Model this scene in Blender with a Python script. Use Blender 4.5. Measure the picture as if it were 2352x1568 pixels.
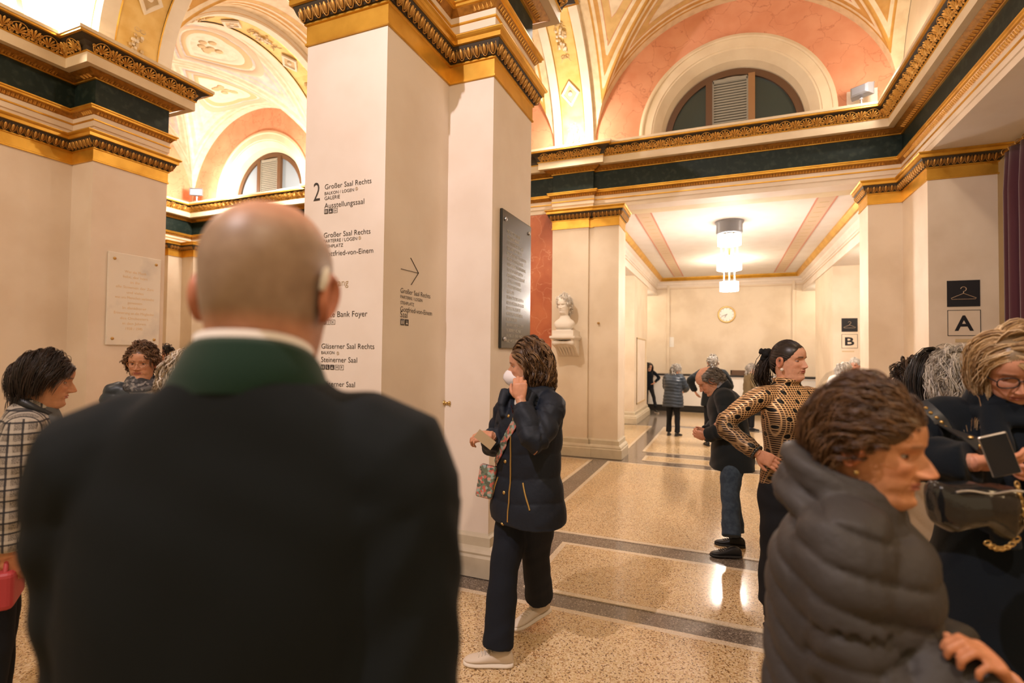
import bpy, bmesh, math, random
import numpy as np
from mathutils import Vector, Matrix
random.seed(7)
RNG = np.random.default_rng(11)
PI = math.pi
for o in list(bpy.data.objects):
    bpy.data.objects.remove(o)
scene = bpy.context.scene
C = scene.collection

# ---------------------------------------------------------------- camera
CAM_H = 1.55
YAW, PITCH, ROLL, FPX = .388602, .0261238, .0117092, 1193.4
_f = Vector((-math.sin(YAW)*math.cos(PITCH), math.cos(YAW)*math.cos(PITCH), math.sin(PITCH)))
_r = Vector((math.cos(YAW), math.sin(YAW), 0))
_u = _r.cross(_f)
_r2 = math.cos(ROLL)*_r + math.sin(ROLL)*_u
_u2 = -math.sin(ROLL)*_r + math.cos(ROLL)*_u
cd = bpy.data.cameras.new('camera')
cam = bpy.data.objects.new('camera', cd)
C.objects.link(cam)
cam.matrix_world = Matrix(((_r2.x, _u2.x, -_f.x, 0), (_r2.y, _u2.y, -_f.y, 0), (_r2.z, _u2.z, -_f.z, CAM_H), (0, 0, 0, 1)))
cd.sensor_width = 36
cd.lens = 36*FPX/2352
cd.clip_start = .02
cd.dof.use_dof = True
cd.dof.focus_distance = 3.4
cd.dof.aperture_fstop = 1.8
scene.camera = cam

# ---------------------------------------------------------------- light of the hall
w = bpy.data.worlds.new('hall_ambient')
scene.world = w
w.use_nodes = True
w.node_tree.nodes['Background'].inputs[0].default_value = (1.0, .68, .36, 1)
w.node_tree.nodes['Background'].inputs[1].default_value = .46
vs = scene.view_settings
vs.view_transform = 'Standard'
vs.look = 'None'
vs.exposure = 0.40
vs.gamma = 1
vs.use_curve_mapping = False

def lamp(kind, name, loc, energy, color, target=None, size=.3, spot=1.2, blend=.5, sizey=None):
    l = bpy.data.lights.new(name, kind)
    l.energy = energy
    l.color = color
    if kind == 'AREA':
        l.size = size
        if sizey:
            l.shape = 'RECTANGLE'
            l.size_y = sizey
    elif kind == 'SPOT':
        l.spot_size = spot
        l.spot_blend = blend
        l.shadow_soft_size = size
    else:
        l.shadow_soft_size = size
    o = bpy.data.objects.new(name, l)
    C.objects.link(o)
    o.location = loc
    if target is not None:
        o.rotation_euler = (Vector(target)-Vector(loc)).to_track_quat('-Z', 'Y').to_euler()
    return o
WARM = (1, .80, .60)
PINK = (1, .86, .88)
AMBER = (1, .68, .36)
# floods on the cornice behind the photographer, aimed down the hall
lamp('SPOT', 'cornice_flood', (-1.9, -.8, 5.2), 720, PINK, (-2.2, 5.0, 1.6), .05, 1.9, .5)
lamp('SPOT', 'cornice_flood', (1.2, -.6, 5.2), 230, WARM, (0, 5.5, .8), .10, 1.9, .6)
lamp('SPOT', 'cornice_flood', (-5.0, .2, 5.2), 150, (1, .76, .56), (-6.3, 4.8, 2.2), .08, 1.9, .6)
# up-lights standing on the cornices
for x, y, e in ((-2.22, 7.45, 150), (-6.9, 7.45, 110), (-9.9, 7.4, 300), (-7.9, 7.4, 220), (-6.35, 2.9, 230), (-6.0, 5.0, 60), (-3.3, 4.9, 60), (-1.25, 5.0, 55), (1.75, 7.3, 45), (1.6, 4.0, 60)):
    lamp('POINT', 'cornice_uplight', (x, y, 4.95), e*.30, (1, .86, .74), None, .06)
lamp('SPOT', 'cornice_flood', (-2.55, 4.30, 5.0), 230, (1, .86, .74), (-2.25, 7.9, 2.0), .03, .75, .6)
# unseen amber fill added beyond the right-hand opening, brightens the pillar's side face
for y in (1.0, 4.2):
    lamp('AREA', 'amber_side_fill', (4.3, y, 3.7), 25, AMBER, (1.5, y+.6, .8), 1.2)

# ---------------------------------------------------------------- mesh helpers
class MB:
    def __init__(s):
        s.v, s.f, s.m, s.mats = [], [], [], []
    def mat(s, m):
        if m not in s.mats:
            s.mats.append(m)
        return s.mats.index(m)
    def add(s, vs, fs, m=None):
        b = len(s.v)
        s.v.extend([tuple(v) for v in vs])
        k = s.mat(m) if m else 0
        for f in fs:
            s.f.append(tuple(b+i for i in f))
            s.m.append(k)
    def box(s, x0, x1, y0, y1, z0, z1, m=None, T=None):
        v = [(x0, y0, z0), (x1, y0, z0), (x1, y1, z0), (x0, y1, z0), (x0, y0, z1), (x1, y0, z1), (x1, y1, z1), (x0, y1, z1)]
        if T is not None:
            v = [T @ Vector(p) for p in v]
        s.add(v, [(3, 2, 1, 0), (4, 5, 6, 7), (0, 1, 5, 4), (1, 2, 6, 5), (2, 3, 7, 6), (3, 0, 4, 7)], m)
    def grid(s, P, m=None, closed_u=False, closed_v=False, flip=False):
        n, k = len(P), len(P[0])
        b = len(s.v)
        for row in P:
            s.v.extend([tuple(p) for p in row])
        mi = s.mat(m) if m else 0
        for i in range(n if closed_v else n-1):
            for j in range(k if closed_u else k-1):
                q = (b+i*k+j, b+i*k+(j+1) % k, b+((i+1) % n)*k+(j+1) % k, b+((i+1) % n)*k+j)
                s.f.append(q[::-1] if flip else q)
                s.m.append(mi)
    def cap(s, ring, m=None, flip=False):
        b = len(s.v)
        s.v.extend([tuple(p) for p in ring])
        q = tuple(range(b, b+len(ring)))
        s.f.append(q[::-1] if flip else q)
        s.m.append(s.mat(m) if m else 0)
    def loft(s, rings, m=None, caps=True):
        s.grid(rings, m, closed_u=True)
        if caps:
            s.cap(rings[0], m, True)
            s.cap(rings[-1], m)
    def tube(s, path, r, seg=8, m=None, caps=True, flat=None):
        path = [Vector(p) for p in path]
        n = len(path)
        rr = r if hasattr(r, '__len__') else [r]*n
        rings, up = [], None
        for i in range(n):
            t = (path[min(i+1, n-1)]-path[max(i-1, 0)])
            t = t.normalized() if t.length > 1e-9 else Vector((0, 0, 1))
            if up is None:
                up = Vector((0, 0, 1)) if abs(t.z) < .9 else Vector((1, 0, 0))
            a = t.cross(up).normalized()
            up = a.cross(t).normalized()
            fl = 1 if flat is None else flat
            rings.append([path[i]+a*math.cos(2*PI*k/seg)*rr[i]+up*math.sin(2*PI*k/seg)*rr[i]*fl for k in range(seg)])
        s.loft(rings, m, caps)
    def lathe(s, prof, seg=24, m=None, c=(0, 0, 0), T=None):
        rings = []
        for r, z in prof:
            ring = [Vector((c[0]+r*math.cos(2*PI*k/seg), c[1]+r*math.sin(2*PI*k/seg), c[2]+z)) for k in range(seg)]
            rings.append([T @ p for p in ring] if T is not None else ring)
        s.loft(rings, m)
    def ball(s, c, r, m=None, seg=16, ring=10, T=None):
        rx, ry, rz = r if hasattr(r, '__len__') else (r, r, r)
        rows = []
        for i in range(1, ring):
            a = PI*i/ring
            row = [Vector((rx*math.sin(a)*math.cos(2*PI*k/seg), ry*math.sin(a)*math.sin(2*PI*k/seg), -rz*math.cos(a))) for k in range(seg)]
            rows.append([(T @ p if T is not None else p)+Vector(c) for p in row])
        s.loft(rows, m)
    def build(s, name, m=None, parent=None, smooth=False, angle=None):
        me = bpy.data.meshes.new(name)
        me.from_pydata(s.v, [], s.f)
        for mm in (s.mats or [m]):
            me.materials.append(mm)
        if s.mats:
            me.polygons.foreach_set('material_index', s.m)
        if smooth:
            me.polygons.foreach_set('use_smooth', [True]*len(me.polygons))
            if angle:
                me.set_sharp_from_angle(angle=angle)
        me.update()
        o = bpy.data.objects.new(name, me)
        C.objects.link(o)
        if parent:
            o.parent = parent
        return o

def tag(o, label=None, cat=None, group=None, kind=None):
    if label: o['label'] = label
    if cat: o['category'] = cat
    if group: o['group'] = group
    if kind: o['kind'] = kind
    return o
def empty(name, loc=(0, 0, 0), rz=0, **k):
    o = bpy.data.objects.new(name, None)
    o.empty_display_size = .1
    C.objects.link(o)
    o.location = loc
    o.rotation_euler = (0, 0, rz)
    return tag(o, **k)
def inst(src, parent, M):
    o = bpy.data.objects.new(src.name.split('.')[0], src.data if hasattr(src, 'data') and not isinstance(src, bpy.types.Mesh) else src)
    C.objects.link(o)
    o.parent = parent
    o.matrix_local = M
    return o
def mesh_of(mb, name, m=None, smooth=False):
    o = mb.build(name, m, None, smooth)
    me = o.data
    bpy.data.objects.remove(o)
    return me

# ---------------------------------------------------------------- materials
def mat(name, col, rough=.6, metal=0, spec=.4, noise=None, bump=None, emit=None, coat=0, sheen=0):
    """noise=(colour2, scale, detail, lo, hi)   bump=(scale, strength, distance)"""
    m = bpy.data.materials.new(name)
    m.use_nodes = True
    nt = m.node_tree
    b = nt.nodes['Principled BSDF']
    b.inputs['Base Color'].default_value = (*col, 1)
    b.inputs['Roughness'].default_value = rough
    b.inputs['Metallic'].default_value = metal
    b.inputs['Specular IOR Level'].default_value = spec
    b.inputs['Coat Weight'].default_value = coat
    b.inputs['Sheen Weight'].default_value = sheen
    if emit:
        b.inputs['Emission Color'].default_value = (*emit[0], 1)
        b.inputs['Emission Strength'].default_value = emit[1]
    tc = nt.nodes.new('ShaderNodeTexCoord')
    if noise:
        n = nt.nodes.new('ShaderNodeTexNoise')
        n.inputs['Scale'].default_value = noise[1]
        n.inputs['Detail'].default_value = noise[2]
        r = nt.nodes.new('ShaderNodeValToRGB')
        r.color_ramp.elements[0].position = noise[3]
        r.color_ramp.elements[1].position = noise[4]
        r.color_ramp.elements[0].color = (*col, 1)
        r.color_ramp.elements[1].color = (*noise[0], 1)
        nt.links.new(tc.outputs['Object'], n.inputs['Vector'])
        nt.links.new(n.outputs['Fac'], r.inputs[0])
        nt.links.new(r.outputs[0], b.inputs['Base Color'])
    if bump:
        n = nt.nodes.new('ShaderNodeTexNoise')
        n.inputs['Scale'].default_value = bump[0]
        n.inputs['Detail'].default_value = 3
        bp = nt.nodes.new('ShaderNodeBump')
        bp.inputs['Strength'].default_value = bump[1]
        bp.inputs['Distance'].default_value = bump[2]
        nt.links.new(tc.outputs['Object'], n.inputs['Vector'])
        nt.links.new(n.outputs['Fac'], bp.inputs['Height'])
        nt.links.new(bp.outputs[0], b.inputs['Normal'])
    return m
def nd(m, t, **k):
    n = m.node_tree.nodes.new(t)
    for a, v in k.items():
        setattr(n, a, v)
    return n
def lk(m, a, b):
    m.node_tree.links.new(a, b)
def bsdf(m):
    return m.node_tree.nodes['Principled BSDF']
def ramp(m, stops, interp='LINEAR'):
    r = nd(m, 'ShaderNodeValToRGB')
    cr = r.color_ramp
    cr.interpolation = interp
    while len(cr.elements) < len(stops):
        cr.elements.new(.5)
    for e, (p, c) in zip(cr.elements, stops):
        e.position = p
        e.color = (*c, 1)
    return r

M = {}
M['wall'] = mat('beige_stucco', (.78, .67, .53), .55, noise=((.70, .585, .445), 1.6, 5, .42, .62), bump=(60, .08, .003))
M['pink_white'] = mat('pale_plaster', (.80, .71, .625), .6, noise=((.745, .645, .55), 2.2, 4, .4, .65))
M['cream'] = mat('cream_plaster', (.74, .63, .44), .6, noise=((.68, .56, .38), 3, 4, .4, .65))
M['base'] = mat('grey_beige_stone', (.60, .53, .40), .45, noise=((.53, .46, .34), 8, 5, .4, .7))
M['gold'] = mat('gilding', (.74, .42, .060), .34, .6, noise=((.58, .30, .035), 5, 4, .4, .7), bump=(90, .12, .002))
M['gold_relief'] = mat('gilded_relief', (.72, .40, .09), .42, .55)
M['gold_old'] = mat('dark_gilding', (.42, .20, .035), .45, .5, noise=((.26, .12, .02), 30, 3, .4, .7))
M['gold_egg'] = mat('bronzed_gilding', (.50, .265, .065), .40, .6)
M['dark_ground'] = mat('dark_paint', (.05, .036, .02), .6)
M['green'] = mat('dark_green_marble', (.010, .020, .016), .5, spec=.22, noise=((.030, .045, .034), 14, 9, .50, .72))
M['salmon'] = mat('salmon_marble', (.72, .345, .195), .55)
M['red_marble'] = mat('red_marble', (.47, .135, .055), .4)
for k, c1, c2, cv in (('salmon', (.74, .36, .21), (.66, .28, .15), (.42, .13, .06)), ('red_marble', (.52, .16, .065), (.40, .10, .04), (.70, .38, .22))):
    m = M[k]
    tc = nd(m, 'ShaderNodeTexCoord')
    n1 = nd(m, 'ShaderNodeTexNoise'); n1.inputs['Scale'].default_value = 2.5; n1.inputs['Detail'].default_value = 6
    v = nd(m, 'ShaderNodeTexVoronoi', feature='DISTANCE_TO_EDGE'); v.inputs['Scale'].default_value = 2.4
    add = nd(m, 'ShaderNodeVectorMath', operation='MULTIPLY_ADD')
    lk(m, tc.outputs['Object'], n1.inputs['Vector'])
    lk(m, n1.outputs['Color'], add.inputs[0]); add.inputs[1].default_value = (.9, .9, .9)
    lk(m, tc.outputs['Object'], add.inputs[2]); lk(m, add.outputs[0], v.inputs['Vector'])
    r1 = ramp(m, [(.35, c1), (.65, c2)]); lk(m, n1.outputs['Fac'], r1.inputs[0])
    r2 = ramp(m, [(0, (.55, .55, .55)), (.02, (0, 0, 0))]); lk(m, v.outputs['Distance'], r2.inputs[0])
    mx = nd(m, 'ShaderNodeMixRGB'); lk(m, r2.outputs[0], mx.inputs[0]); lk(m, r1.outputs[0], mx.inputs[1]); mx.inputs[2].default_value = (*cv, 1)
    lk(m, mx.outputs[0], bsdf(m).inputs['Base Color'])
M['black_glass'] = mat('black_stone', (.022, .024, .022), .18, spec=.6)
M['sign_black'] = mat('sign_black', (.012, .012, .016), .5)
M['letter_black'] = mat('black_vinyl', (.05, .042, .036), .6)
M['letter_tan'] = mat('tan_vinyl', (.45, .33, .18), .6)
M['white_marble'] = mat('white_marble', (.80, .76, .70), .25, noise=((.62, .60, .58), 3, 6, .55, .75))
M['letter_gold'] = mat('gold_lettering', (.78, .55, .27), .5)
M['letter_silver'] = mat('silver_lettering', (.55, .50, .40), .45)
M['brass'] = mat('brass', (.62, .42, .16), .3, .9)
M['chrome'] = mat('steel', (.55, .56, .60), .3, .9)
M['wood'] = mat('brown_wood', (.11, .055, .024), .4)
M['wood_light'] = mat('varnished_wood', (.30, .16, .065), .35)
M['glass_dark'] = mat('dusk_glass', (.035, .055, .05), .12, spec=.6)
M['glass_blue'] = mat('blue_glass', (.25, .31, .36), .12, spec=.6)
M['blind'] = mat('slat_grey', (.27, .26, .21), .5)
M['lamp_grey'] = mat('lamp_casing', (.30, .32, .37), .35, .3)
M['white_paint'] = mat('white_paint', (.80, .78, .75), .5)
M['plaster_white'] = mat('white_gypsum', (.84, .79, .72), .7)
M['velvet'] = mat('burgundy_velvet', (.055, .006, .018), .8, sheen=.4)
M['black_rail'] = mat('black_counter_edge', (.018, .016, .014), .35)
M['frosted'] = mat('lit_frosted_glass', (.95, .93, .9), .3, emit=((1, .93, .86), 9))
M['clock_face'] = mat('clock_face', (.88, .84, .80), .3)
M['pink_line'] = mat('pink_paint', (.62, .28, .2), .6)
M['band_paint'] = mat('tan_band_paint', (.66, .50, .35), .65)
M['ceiling_white'] = mat('ceiling_plaster', (.78, .73, .68), .7, noise=((.74, .68, .62), 3, 4, .4, .7))
M['shade_relief'] = mat('painted_relief', (.62, .47, .26), .7)
M['white_relief'] = mat('painted_white_relief', (.80, .72, .58), .7)
# terrazzo
def terrazzo(name, base, chips, scale, rough=.13):
    m = mat(name, base, rough, spec=.5)
    tc = nd(m, 'ShaderNodeTexCoord')
    v = nd(m, 'ShaderNodeTexVoronoi'); v.inputs['Scale'].default_value = scale
    lk(m, tc.outputs['Object'], v.inputs['Vector'])
    sep = nd(m, 'ShaderNodeSeparateColor'); lk(m, v.outputs['Color'], sep.inputs[0])
    r = ramp(m, chips, 'CONSTANT'); lk(m, sep.outputs[0], r.inputs[0])
    n = nd(m, 'ShaderNodeTexNoise'); n.inputs['Scale'].default_value = 1.3; lk(m, tc.outputs['Object'], n.inputs['Vector'])
    r2 = ramp(m, [(.3, (.92, .92, .92)), (.7, (1.06, 1.03, 1))]); lk(m, n.outputs['Fac'], r2.inputs[0])
    mx = nd(m, 'ShaderNodeMixRGB', blend_type='MULTIPLY'); mx.inputs[0].default_value = 1
    lk(m, r.outputs[0], mx.inputs[1]); lk(m, r2.outputs[0], mx.inputs[2])
    lk(m, mx.outputs[0], bsdf(m).inputs['Base Color'])
    return m
M['terrazzo'] = terrazzo('yellow_terrazzo', (.5, .36, .2), [(0, (.60, .44, .24)), (.42, (.70, .54, .33)), (.66, (.42, .25, .11)), (.80, (.16, .085, .035)), (.90, (.74, .60, .42))], 150)
M['terrazzo_light'] = terrazzo('pale_terrazzo', (.66, .56, .42), [(0, (.66, .55, .40)), (.5, (.72, .62, .48)), (.85, (.58, .46, .32))], 130)
M['terrazzo_grey'] = terrazzo('grey_terrazzo', (.2, .17, .14), [(0, (.17, .135, .105)), (.45, (.24, .195, .155)), (.75, (.10, .08, .065)), (.93, (.42, .36, .30))], 160)
# ================================================================ THE HALL
def sweep(mb, path, prof, m, closed=False):
    """profile (p,z) swept along a plan path; p is measured to the right of the path, mitred at its corners"""
    P = [Vector((x, y)) for x, y in path]
    n = len(P)
    off = []
    for i in range(n):
        d0 = (P[i]-P[i-1]).normalized() if (closed or i > 0) else None
        d1 = (P[(i+1) % n]-P[i]).normalized() if (closed or i < n-1) else None
        d0 = d0 or d1
        d1 = d1 or d0
        n0, n1 = Vector((d0.y, -d0.x)), Vector((d1.y, -d1.x))
        k = (n0+n1)/(1+n0.dot(n1))
        off.append(k)
    rows = [[(P[i].x+off[i].x*p, P[i].y+off[i].y*p, z) for p, z in prof] for i in range(n)]
    if closed:
        rows.append(rows[0])
    for i in range(len(rows)-1):
        mb.grid([rows[i], rows[i+1]], m, flip=False)

ENT = [
 ('architrave', 'wall', [(0, 3.864), (0, 3.93), (.012, 3.934), (.012, 3.99)]),
 ('gilt_moulding', 'gold', [(.012, 3.99), (.022, 3.994), (.022, 4.006), (.015, 4.01)]),
 ('architrave', 'wall', [(.015, 4.01), (.015, 4.055)]),
 ('leaf_moulding', 'gold_old', [(.015, 4.055), (.02, 4.06), (.05, 4.10)]),
 ('gilt_moulding', 'gold', [(.05, 4.10), (.065, 4.104), (.065, 4.122), (.078, 4.127), (.078, 4.14), (0, 4.146)]),
 ('frieze', 'green', [(0, 4.146), (0, 4.44)]),
 ('gilt_moulding', 'gold', [(0, 4.44), (.02, 4.44), (.02, 4.452)]),
 ('leaf_moulding', 'gold_old', [(.02, 4.452), (.05, 4.457), (.12, 4.495)]),
 ('corona', 'cream', [(.12, 4.497), (.19, 4.497), (.19, 4.60)]),
 ('gilt_moulding', 'gold', [(.19, 4.60), (.202, 4.603), (.202, 4.613)]),
 ('cyma', 'dark_ground', [(.200, 4.613), (.212, 4.65), (.24, 4.69), (.30, 4.722)]),
 ('gilt_moulding', 'gold', [(.30, 4.722), (.325, 4.724), (.325, 4.742)]),
 ('corona', 'cream', [(.325, 4.742), (.335, 4.745), (.335, 4.778), (0, 4.80)]),
]
CAP = [
 ('gilt_necking', 'gold', [(0, 3.56), (.014, 3.562), (.014, 3.575), (.006, 3.58), (.006, 3.69), (.018, 3.694), (.018, 3.705), (.012, 3.708)]),
 ('egg_ground', 'dark_ground', [(.012, 3.708), (.025, 3.712), (.05, 3.75), (.07, 3.80)]),
 ('gilt_abacus', 'gold', [(.07, 3.80), (.085, 3.803), (.085, 3.835), (.10, 3.843), (.108, 3.855), (.108, 3.862), (0, 3.8638)]),
]
BASE = [(.075, 0), (.075, .135), (.062, .15), (.066, .165), (.05, .185), (.026, .20), (.026, .262), (.008, .272), (0, .285)]
_ptype = {}
def petal(mb, a, l, wd, y0=0, m=None, h=.010, c=(0, 0)):
    dx, dz = math.sin(a), math.cos(a)
    px, pz = dz, -dx
    pts = []
    for t, ww in ((0, .15), (.55, .75), (.85, 1.0), (1, .25)):
        pts.append((t*l, ww*wd))
    v = []
    for t, ww in pts:
        for s, hh in ((-1, 0), (0, h), (1, 0)):
            v.append((c[0]+dx*t+px*ww*s*.5, -y0-hh, c[1]+dz*t+pz*ww*s*.5))
    f = []
    for i in range(3):
        b = i*3
        f += [(b, b+1, b+4, b+3), (b+1, b+2, b+5, b+4)]
    mb.add(v, f, m)
def scroll(mb, c, r, s, turns=1.4, tail=None, w_=.004):
    pts = []
    for i in range(12):
        a = turns*2*PI*i/11
        rr = r*(1-.75*i/11)
        pts.append((c[0]+s*rr*math.cos(a-PI/2), -.004, c[1]+rr*math.sin(a-PI/2)))
    if tail:
        pts = [(tail[0], -.003, tail[1]), ((tail[0]*2+pts[0][0])/3, -.004, (tail[1]*2+pts[0][2])/3-.004)]+pts
    mb.tube(pts, w_, 4, None)
def make_ornaments():
    g = M['gold_relief']
    pm = MB()     # honeysuckle palmette in its arch: origin at the foot, x along the moulding, z up, relief towards -y
    for k in range(-3, 4):
        petal(pm, k*.44, .074-abs(k)*.007, .016, .002, c=(0, .022))
    arc = [(math.sin(a)*.058, -.003, .05+math.cos(a)*.052) for a in np.linspace(-2.1, 2.1, 14)]
    pm.tube(arc, .0035, 4)
    pm.ball((0, -.004, .018), (.012, .008, .012), seg=8, ring=5)
    for s in (-1, 1):
        scroll(pm, (s*.036, .014), .015, s)
        scroll(pm, (s*.072, .058), .013, -s, tail=(s*.05, .008))
    _ptype['palmette'] = mesh_of(pm, 'palmette', g, True)
    lm = MB()
    for k in (-1, 0, 1):
        petal(lm, k*.42, .078, .020, .002, c=(0, .020))
    petal(lm, -.95, .05, .012, .002, c=(0, .02)); petal(lm, .95, .05, .012, .002, c=(0, .02))
    lm.ball((0, -.004, .016), (.014, .008, .010), seg=8, ring=5)
    for s in (-1, 1):
        scroll(lm, (s*.024, .010), .012, s)
        scroll(lm, (s*.044, .070), .012, s, tail=(s*.022, .02))
        scroll(lm, (s*.046, .034), .010, -s)
    _ptype['lotus'] = mesh_of(lm, 'lotus', g, True)
    eg = MB()     # an egg in its shell
    eg.ball((0, -.012, .048), (.0145, .015, .036), seg=10, ring=7)
    sh = [(math.sin(a)*.023, -.010-.004*math.cos(a), .050-math.cos(a)*.046) for a in np.linspace(-2.0, 2.0, 11)]
    eg.tube(sh, [.004]*11, 5)
    petal(eg, PI, .062, .010, .006, c=(.031, .082))
    _ptype['egg'] = mesh_of(eg, 'egg', M['gold_egg'], True)
    lf = MB()
    petal(lf, PI, .046, .030, 0, h=.008, c=(0, .048))
    petal(lf, PI, .044, .008, .004, h=.006, c=(.024, .048))
    _ptype['leaf'] = lf
make_ornaments()

def place_row(parent, P0, P1, name, spacing, p, z, tilt, alt=None, phase=.5, s=1.0):
    """a row of ornaments from plan point P0 to P1 (outside = right of the direction)"""
    P0, P1 = Vector(P0), Vector(P1)
    d = P1-P0
    L = d.length
    d.normalize()
    nrm = Vector((d.y, -d.x))
    n = max(1, round(L/spacing))
    X = Vector((d.x, d.y, 0)); Y = Vector((-nrm.x, -nrm.y, 0)); Z = Vector((0, 0, 1))
    R = Matrix((X, Y, Z)).transposed().to_4x4() @ Matrix.Rotation(tilt, 4, 'X') @ Matrix.Diagonal((s*L/n/spacing, s, s, 1))
    for i in range(n):
        for j, nm in enumerate([name]+([alt] if alt else [])):
            q = P0+d*((i+phase+j*.5)*L/n)
            if j and (i+phase+.5) >= n:
                continue
            inst(_ptype[nm], parent, Matrix.Translation((q.x+nrm.x*p, q.y+nrm.y*p, z)) @ R)
def leaf_row(mb, P0, P1, spacing, p, z, tilt, s=1.0):
    P0, P1 = Vector(P0), Vector(P1)
    d = P1-P0
    L = d.length
    d.normalize()
    nrm = Vector((d.y, -d.x))
    n = max(1, round(L/spacing))
    R = Matrix((Vector((d.x, d.y, 0)), Vector((-nrm.x, -nrm.y, 0)), Vector((0, 0, 1)))).transposed().to_4x4() @ Matrix.Rotation(tilt, 4, 'X') @ Matrix.Scale(s, 4)
    src = _ptype['leaf']
    for i in range(n):
        q = P0+d*((i+.5)*L/n)
        T = Matrix.Translation((q.x+nrm.x*p, q.y+nrm.y*p, z)) @ R
        mb.add([T @ Vector(v) for v in src.v], src.f, M['gold_relief'])

def order(prefix, num, path, segs, closed=False, cap_path=None, cap_segs=(), cap_closed=False, what='entablature'):
    """entablature swept along a path, with its ornaments on the segments seen in the photograph"""
    root = None
    groups = {}
    for nm, mt, pr in ENT:
        groups.setdefault((nm, mt), []).append(pr)
    root = empty('trim_%d' % num, kind='structure')
    for (nm, mt), prs in groups.items():
        mb = MB()
        for pr in prs:
            sweep(mb, path, pr, M[mt], closed)
        mb.build(nm, None, root)
    lmb = MB()
    n = len(path)
    for i, (a0, a1) in segs:
        P0, P1 = Vector(path[i]), Vector(path[(i+1) % n])
        d = (P1-P0).normalized()
        L = (P1-P0).length
        q0, q1 = P0+d*a0, P1-d*a1
        e0, e1 = P0-d*.2*(1 if a0 == 0 else 0), P1+d*.2*(1 if a1 == 0 else 0)
        if (e1-e0).length > .3:
            place_row(root, e0, e1, 'palmette', .25, .204, 4.611, math.radians(40), 'lotus', s=1.22)
        leaf_row(lmb, q0, q1, .052, .030, 4.452, math.radians(68), 1.0)
        leaf_row(lmb, q0, q1, .036, .020, 4.060, math.radians(38), .85)
    if lmb.v:
        tag(lmb.build('leaf_ornament', None, root), kind='stuff')
    return root
def capital(root, path, segs, closed=False):
    for nm, mt, pr in CAP:
        mb = MB()
        sweep(mb, path, pr, M[mt], closed)
        mb.build(nm, None, root)
    n = len(path)
    for i, (e0, e1) in segs:
        P0, P1 = Vector(path[i]), Vector(path[(i+1) % n])
        d = (P1-P0).normalized()
        place_row(root, P0-d*e0, P1+d*e1, 'egg', .062, .020, 3.708, math.radians(26))
def pillar(name, xc):
    a, b = .315, .68
    ys = (2.60, 3.37, 4.16)
    path = [(xc-a, ys[0]), (xc+a, ys[0]), (xc+a, ys[1]), (xc+b, ys[1]), (xc+b, ys[2]), (xc-b, ys[2]), (xc-b, ys[1]), (xc-a, ys[1])]
    mb = MB()
    sweep(mb, path, [(0, .27), (0, 3.6)], M['pink_white'], True)
    sweep(mb, path, [(-.002, 3.58), (-.002, 4.79)], M['wall'], True)
    mb.cap([(x, y, 4.785) for x, y in path], M['cream'])
    r = tag(mb.build(name), kind='structure')
    bb = MB()
    sweep(bb, path, BASE, M['base'], True)
    bb.build('plinth', None, r)
    return r, path

# ---- centre pillar and left pillar
CX, LX = -2.225, -6.895
wc, pc = pillar('wall_centre', CX)
capital(wc, pc, [(0, (.04, .04)), (1, (.04, -.03)), (2, (-.03, .04)), (3, (.04, .04))], True)
order('', 1, pc, [(0, (0, 0)), (1, (0, .2)), (2, (.2, 0)), (3, (0, 0))], True)
wl, pl = pillar('wall_pier_left', LX)
capital(wl, pl, [(1, (.04, -.03)), (2, (-.03, .04)), (3, (.04, .04))], True)
order('', 2, pl, [(1, (0, .2)), (2, (.2, 0)), (3, (0, 0))], True)

# ---- far wall, left end wall, right beam: one entablature
YW = 8.02
far = [(-11.1, 2.0), (-11.1, YW), (-7.21, YW), (-7.21, 7.92), (-6.58, 7.92), (-6.58, YW), (-2.56, YW), (-2.56, 7.92), (-1.9, 7.92), (-1.9, 7.99), (2.105, 7.99), (2.105, -1.6)]
order('', 3, far, [(0, (2.5, .2)), (1, (.2, .2)), (6, (1.0, .0)), (8, (0, .0)), (10, (0, .2)), (7, (0, 0))][:0] + [(0, (3.2, .2)), (1, (.2, .2)), (7, (0, 0)), (9, (0, .2)), (10, (.2, 3.5))])
YN = 7.99
# lower far wall
mb = MB()
bust = [(-2.56, YW), (-2.56, 7.92), (-1.97, 7.92), (-1.97, 7.965), (-1.885, 7.965), (-1.885, 7.93), (-1.50, 7.93), (-1.50, 8.45)]
sweep(mb, bust, [(0, .27), (0, 3.60)], M['wall'])
sweep(mb, bust, [(-.002, 3.58), (-.002, 3.864)], M['wall'])
wb = tag(mb.build('wall_back'), kind='structure')
bb = MB(); sweep(bb, bust, BASE, M['base']); bb.build('plinth', None, wb)
capital(wb, bust, [(1, (.04, .04)), (5, (.02, .05)), (6, (.04, 0))])
mb = MB()
mb.box(-6.6, -2.55, YW, YW+.3, 0, 3.86, M['red_marble'])
mb.box(-2.72, -2.56, YW-.02, YW, 0, 3.86, M['red_marble'])
mb.build('marble_panel', None, wb)
for nm, x0, x1 in (('pilaster', -7.21, -6.58),):
    q = MB(); pp = [(x0, YW), (x0, 7.92), (x1, 7.92), (x1, YW)]
    sweep(q, pp, [(0, 0), (0, 3.864)], M['wall']); q.build('pilaster', None, wb)
q = MB(); q.box(-11.1, -7.2, YW, YW+.3, 0, 3.864, M['wall'])
q.build('wall_panel', None, wb)
cp = [(-11.1, 5.0), (-11.1, 7.3), (-10.8, 7.3), (-10.8, 7.6), (-10.45, 7.6), (-10.45, YW)]
q = MB(); sweep(q, [(-11.1, 2.0)]+cp[1:], [(0, 0), (0, 3.864)], M['wall'])
wle = tag(q.build('wall_left'), kind='structure')
capital(wle, [(-11.1, 2.0)]+cp[1:], [(0, (-2.5, 0)), (1, (0, .03)), (2, (0, .03)), (3, (.03, .03)), (4, (.03, 0))])
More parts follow.
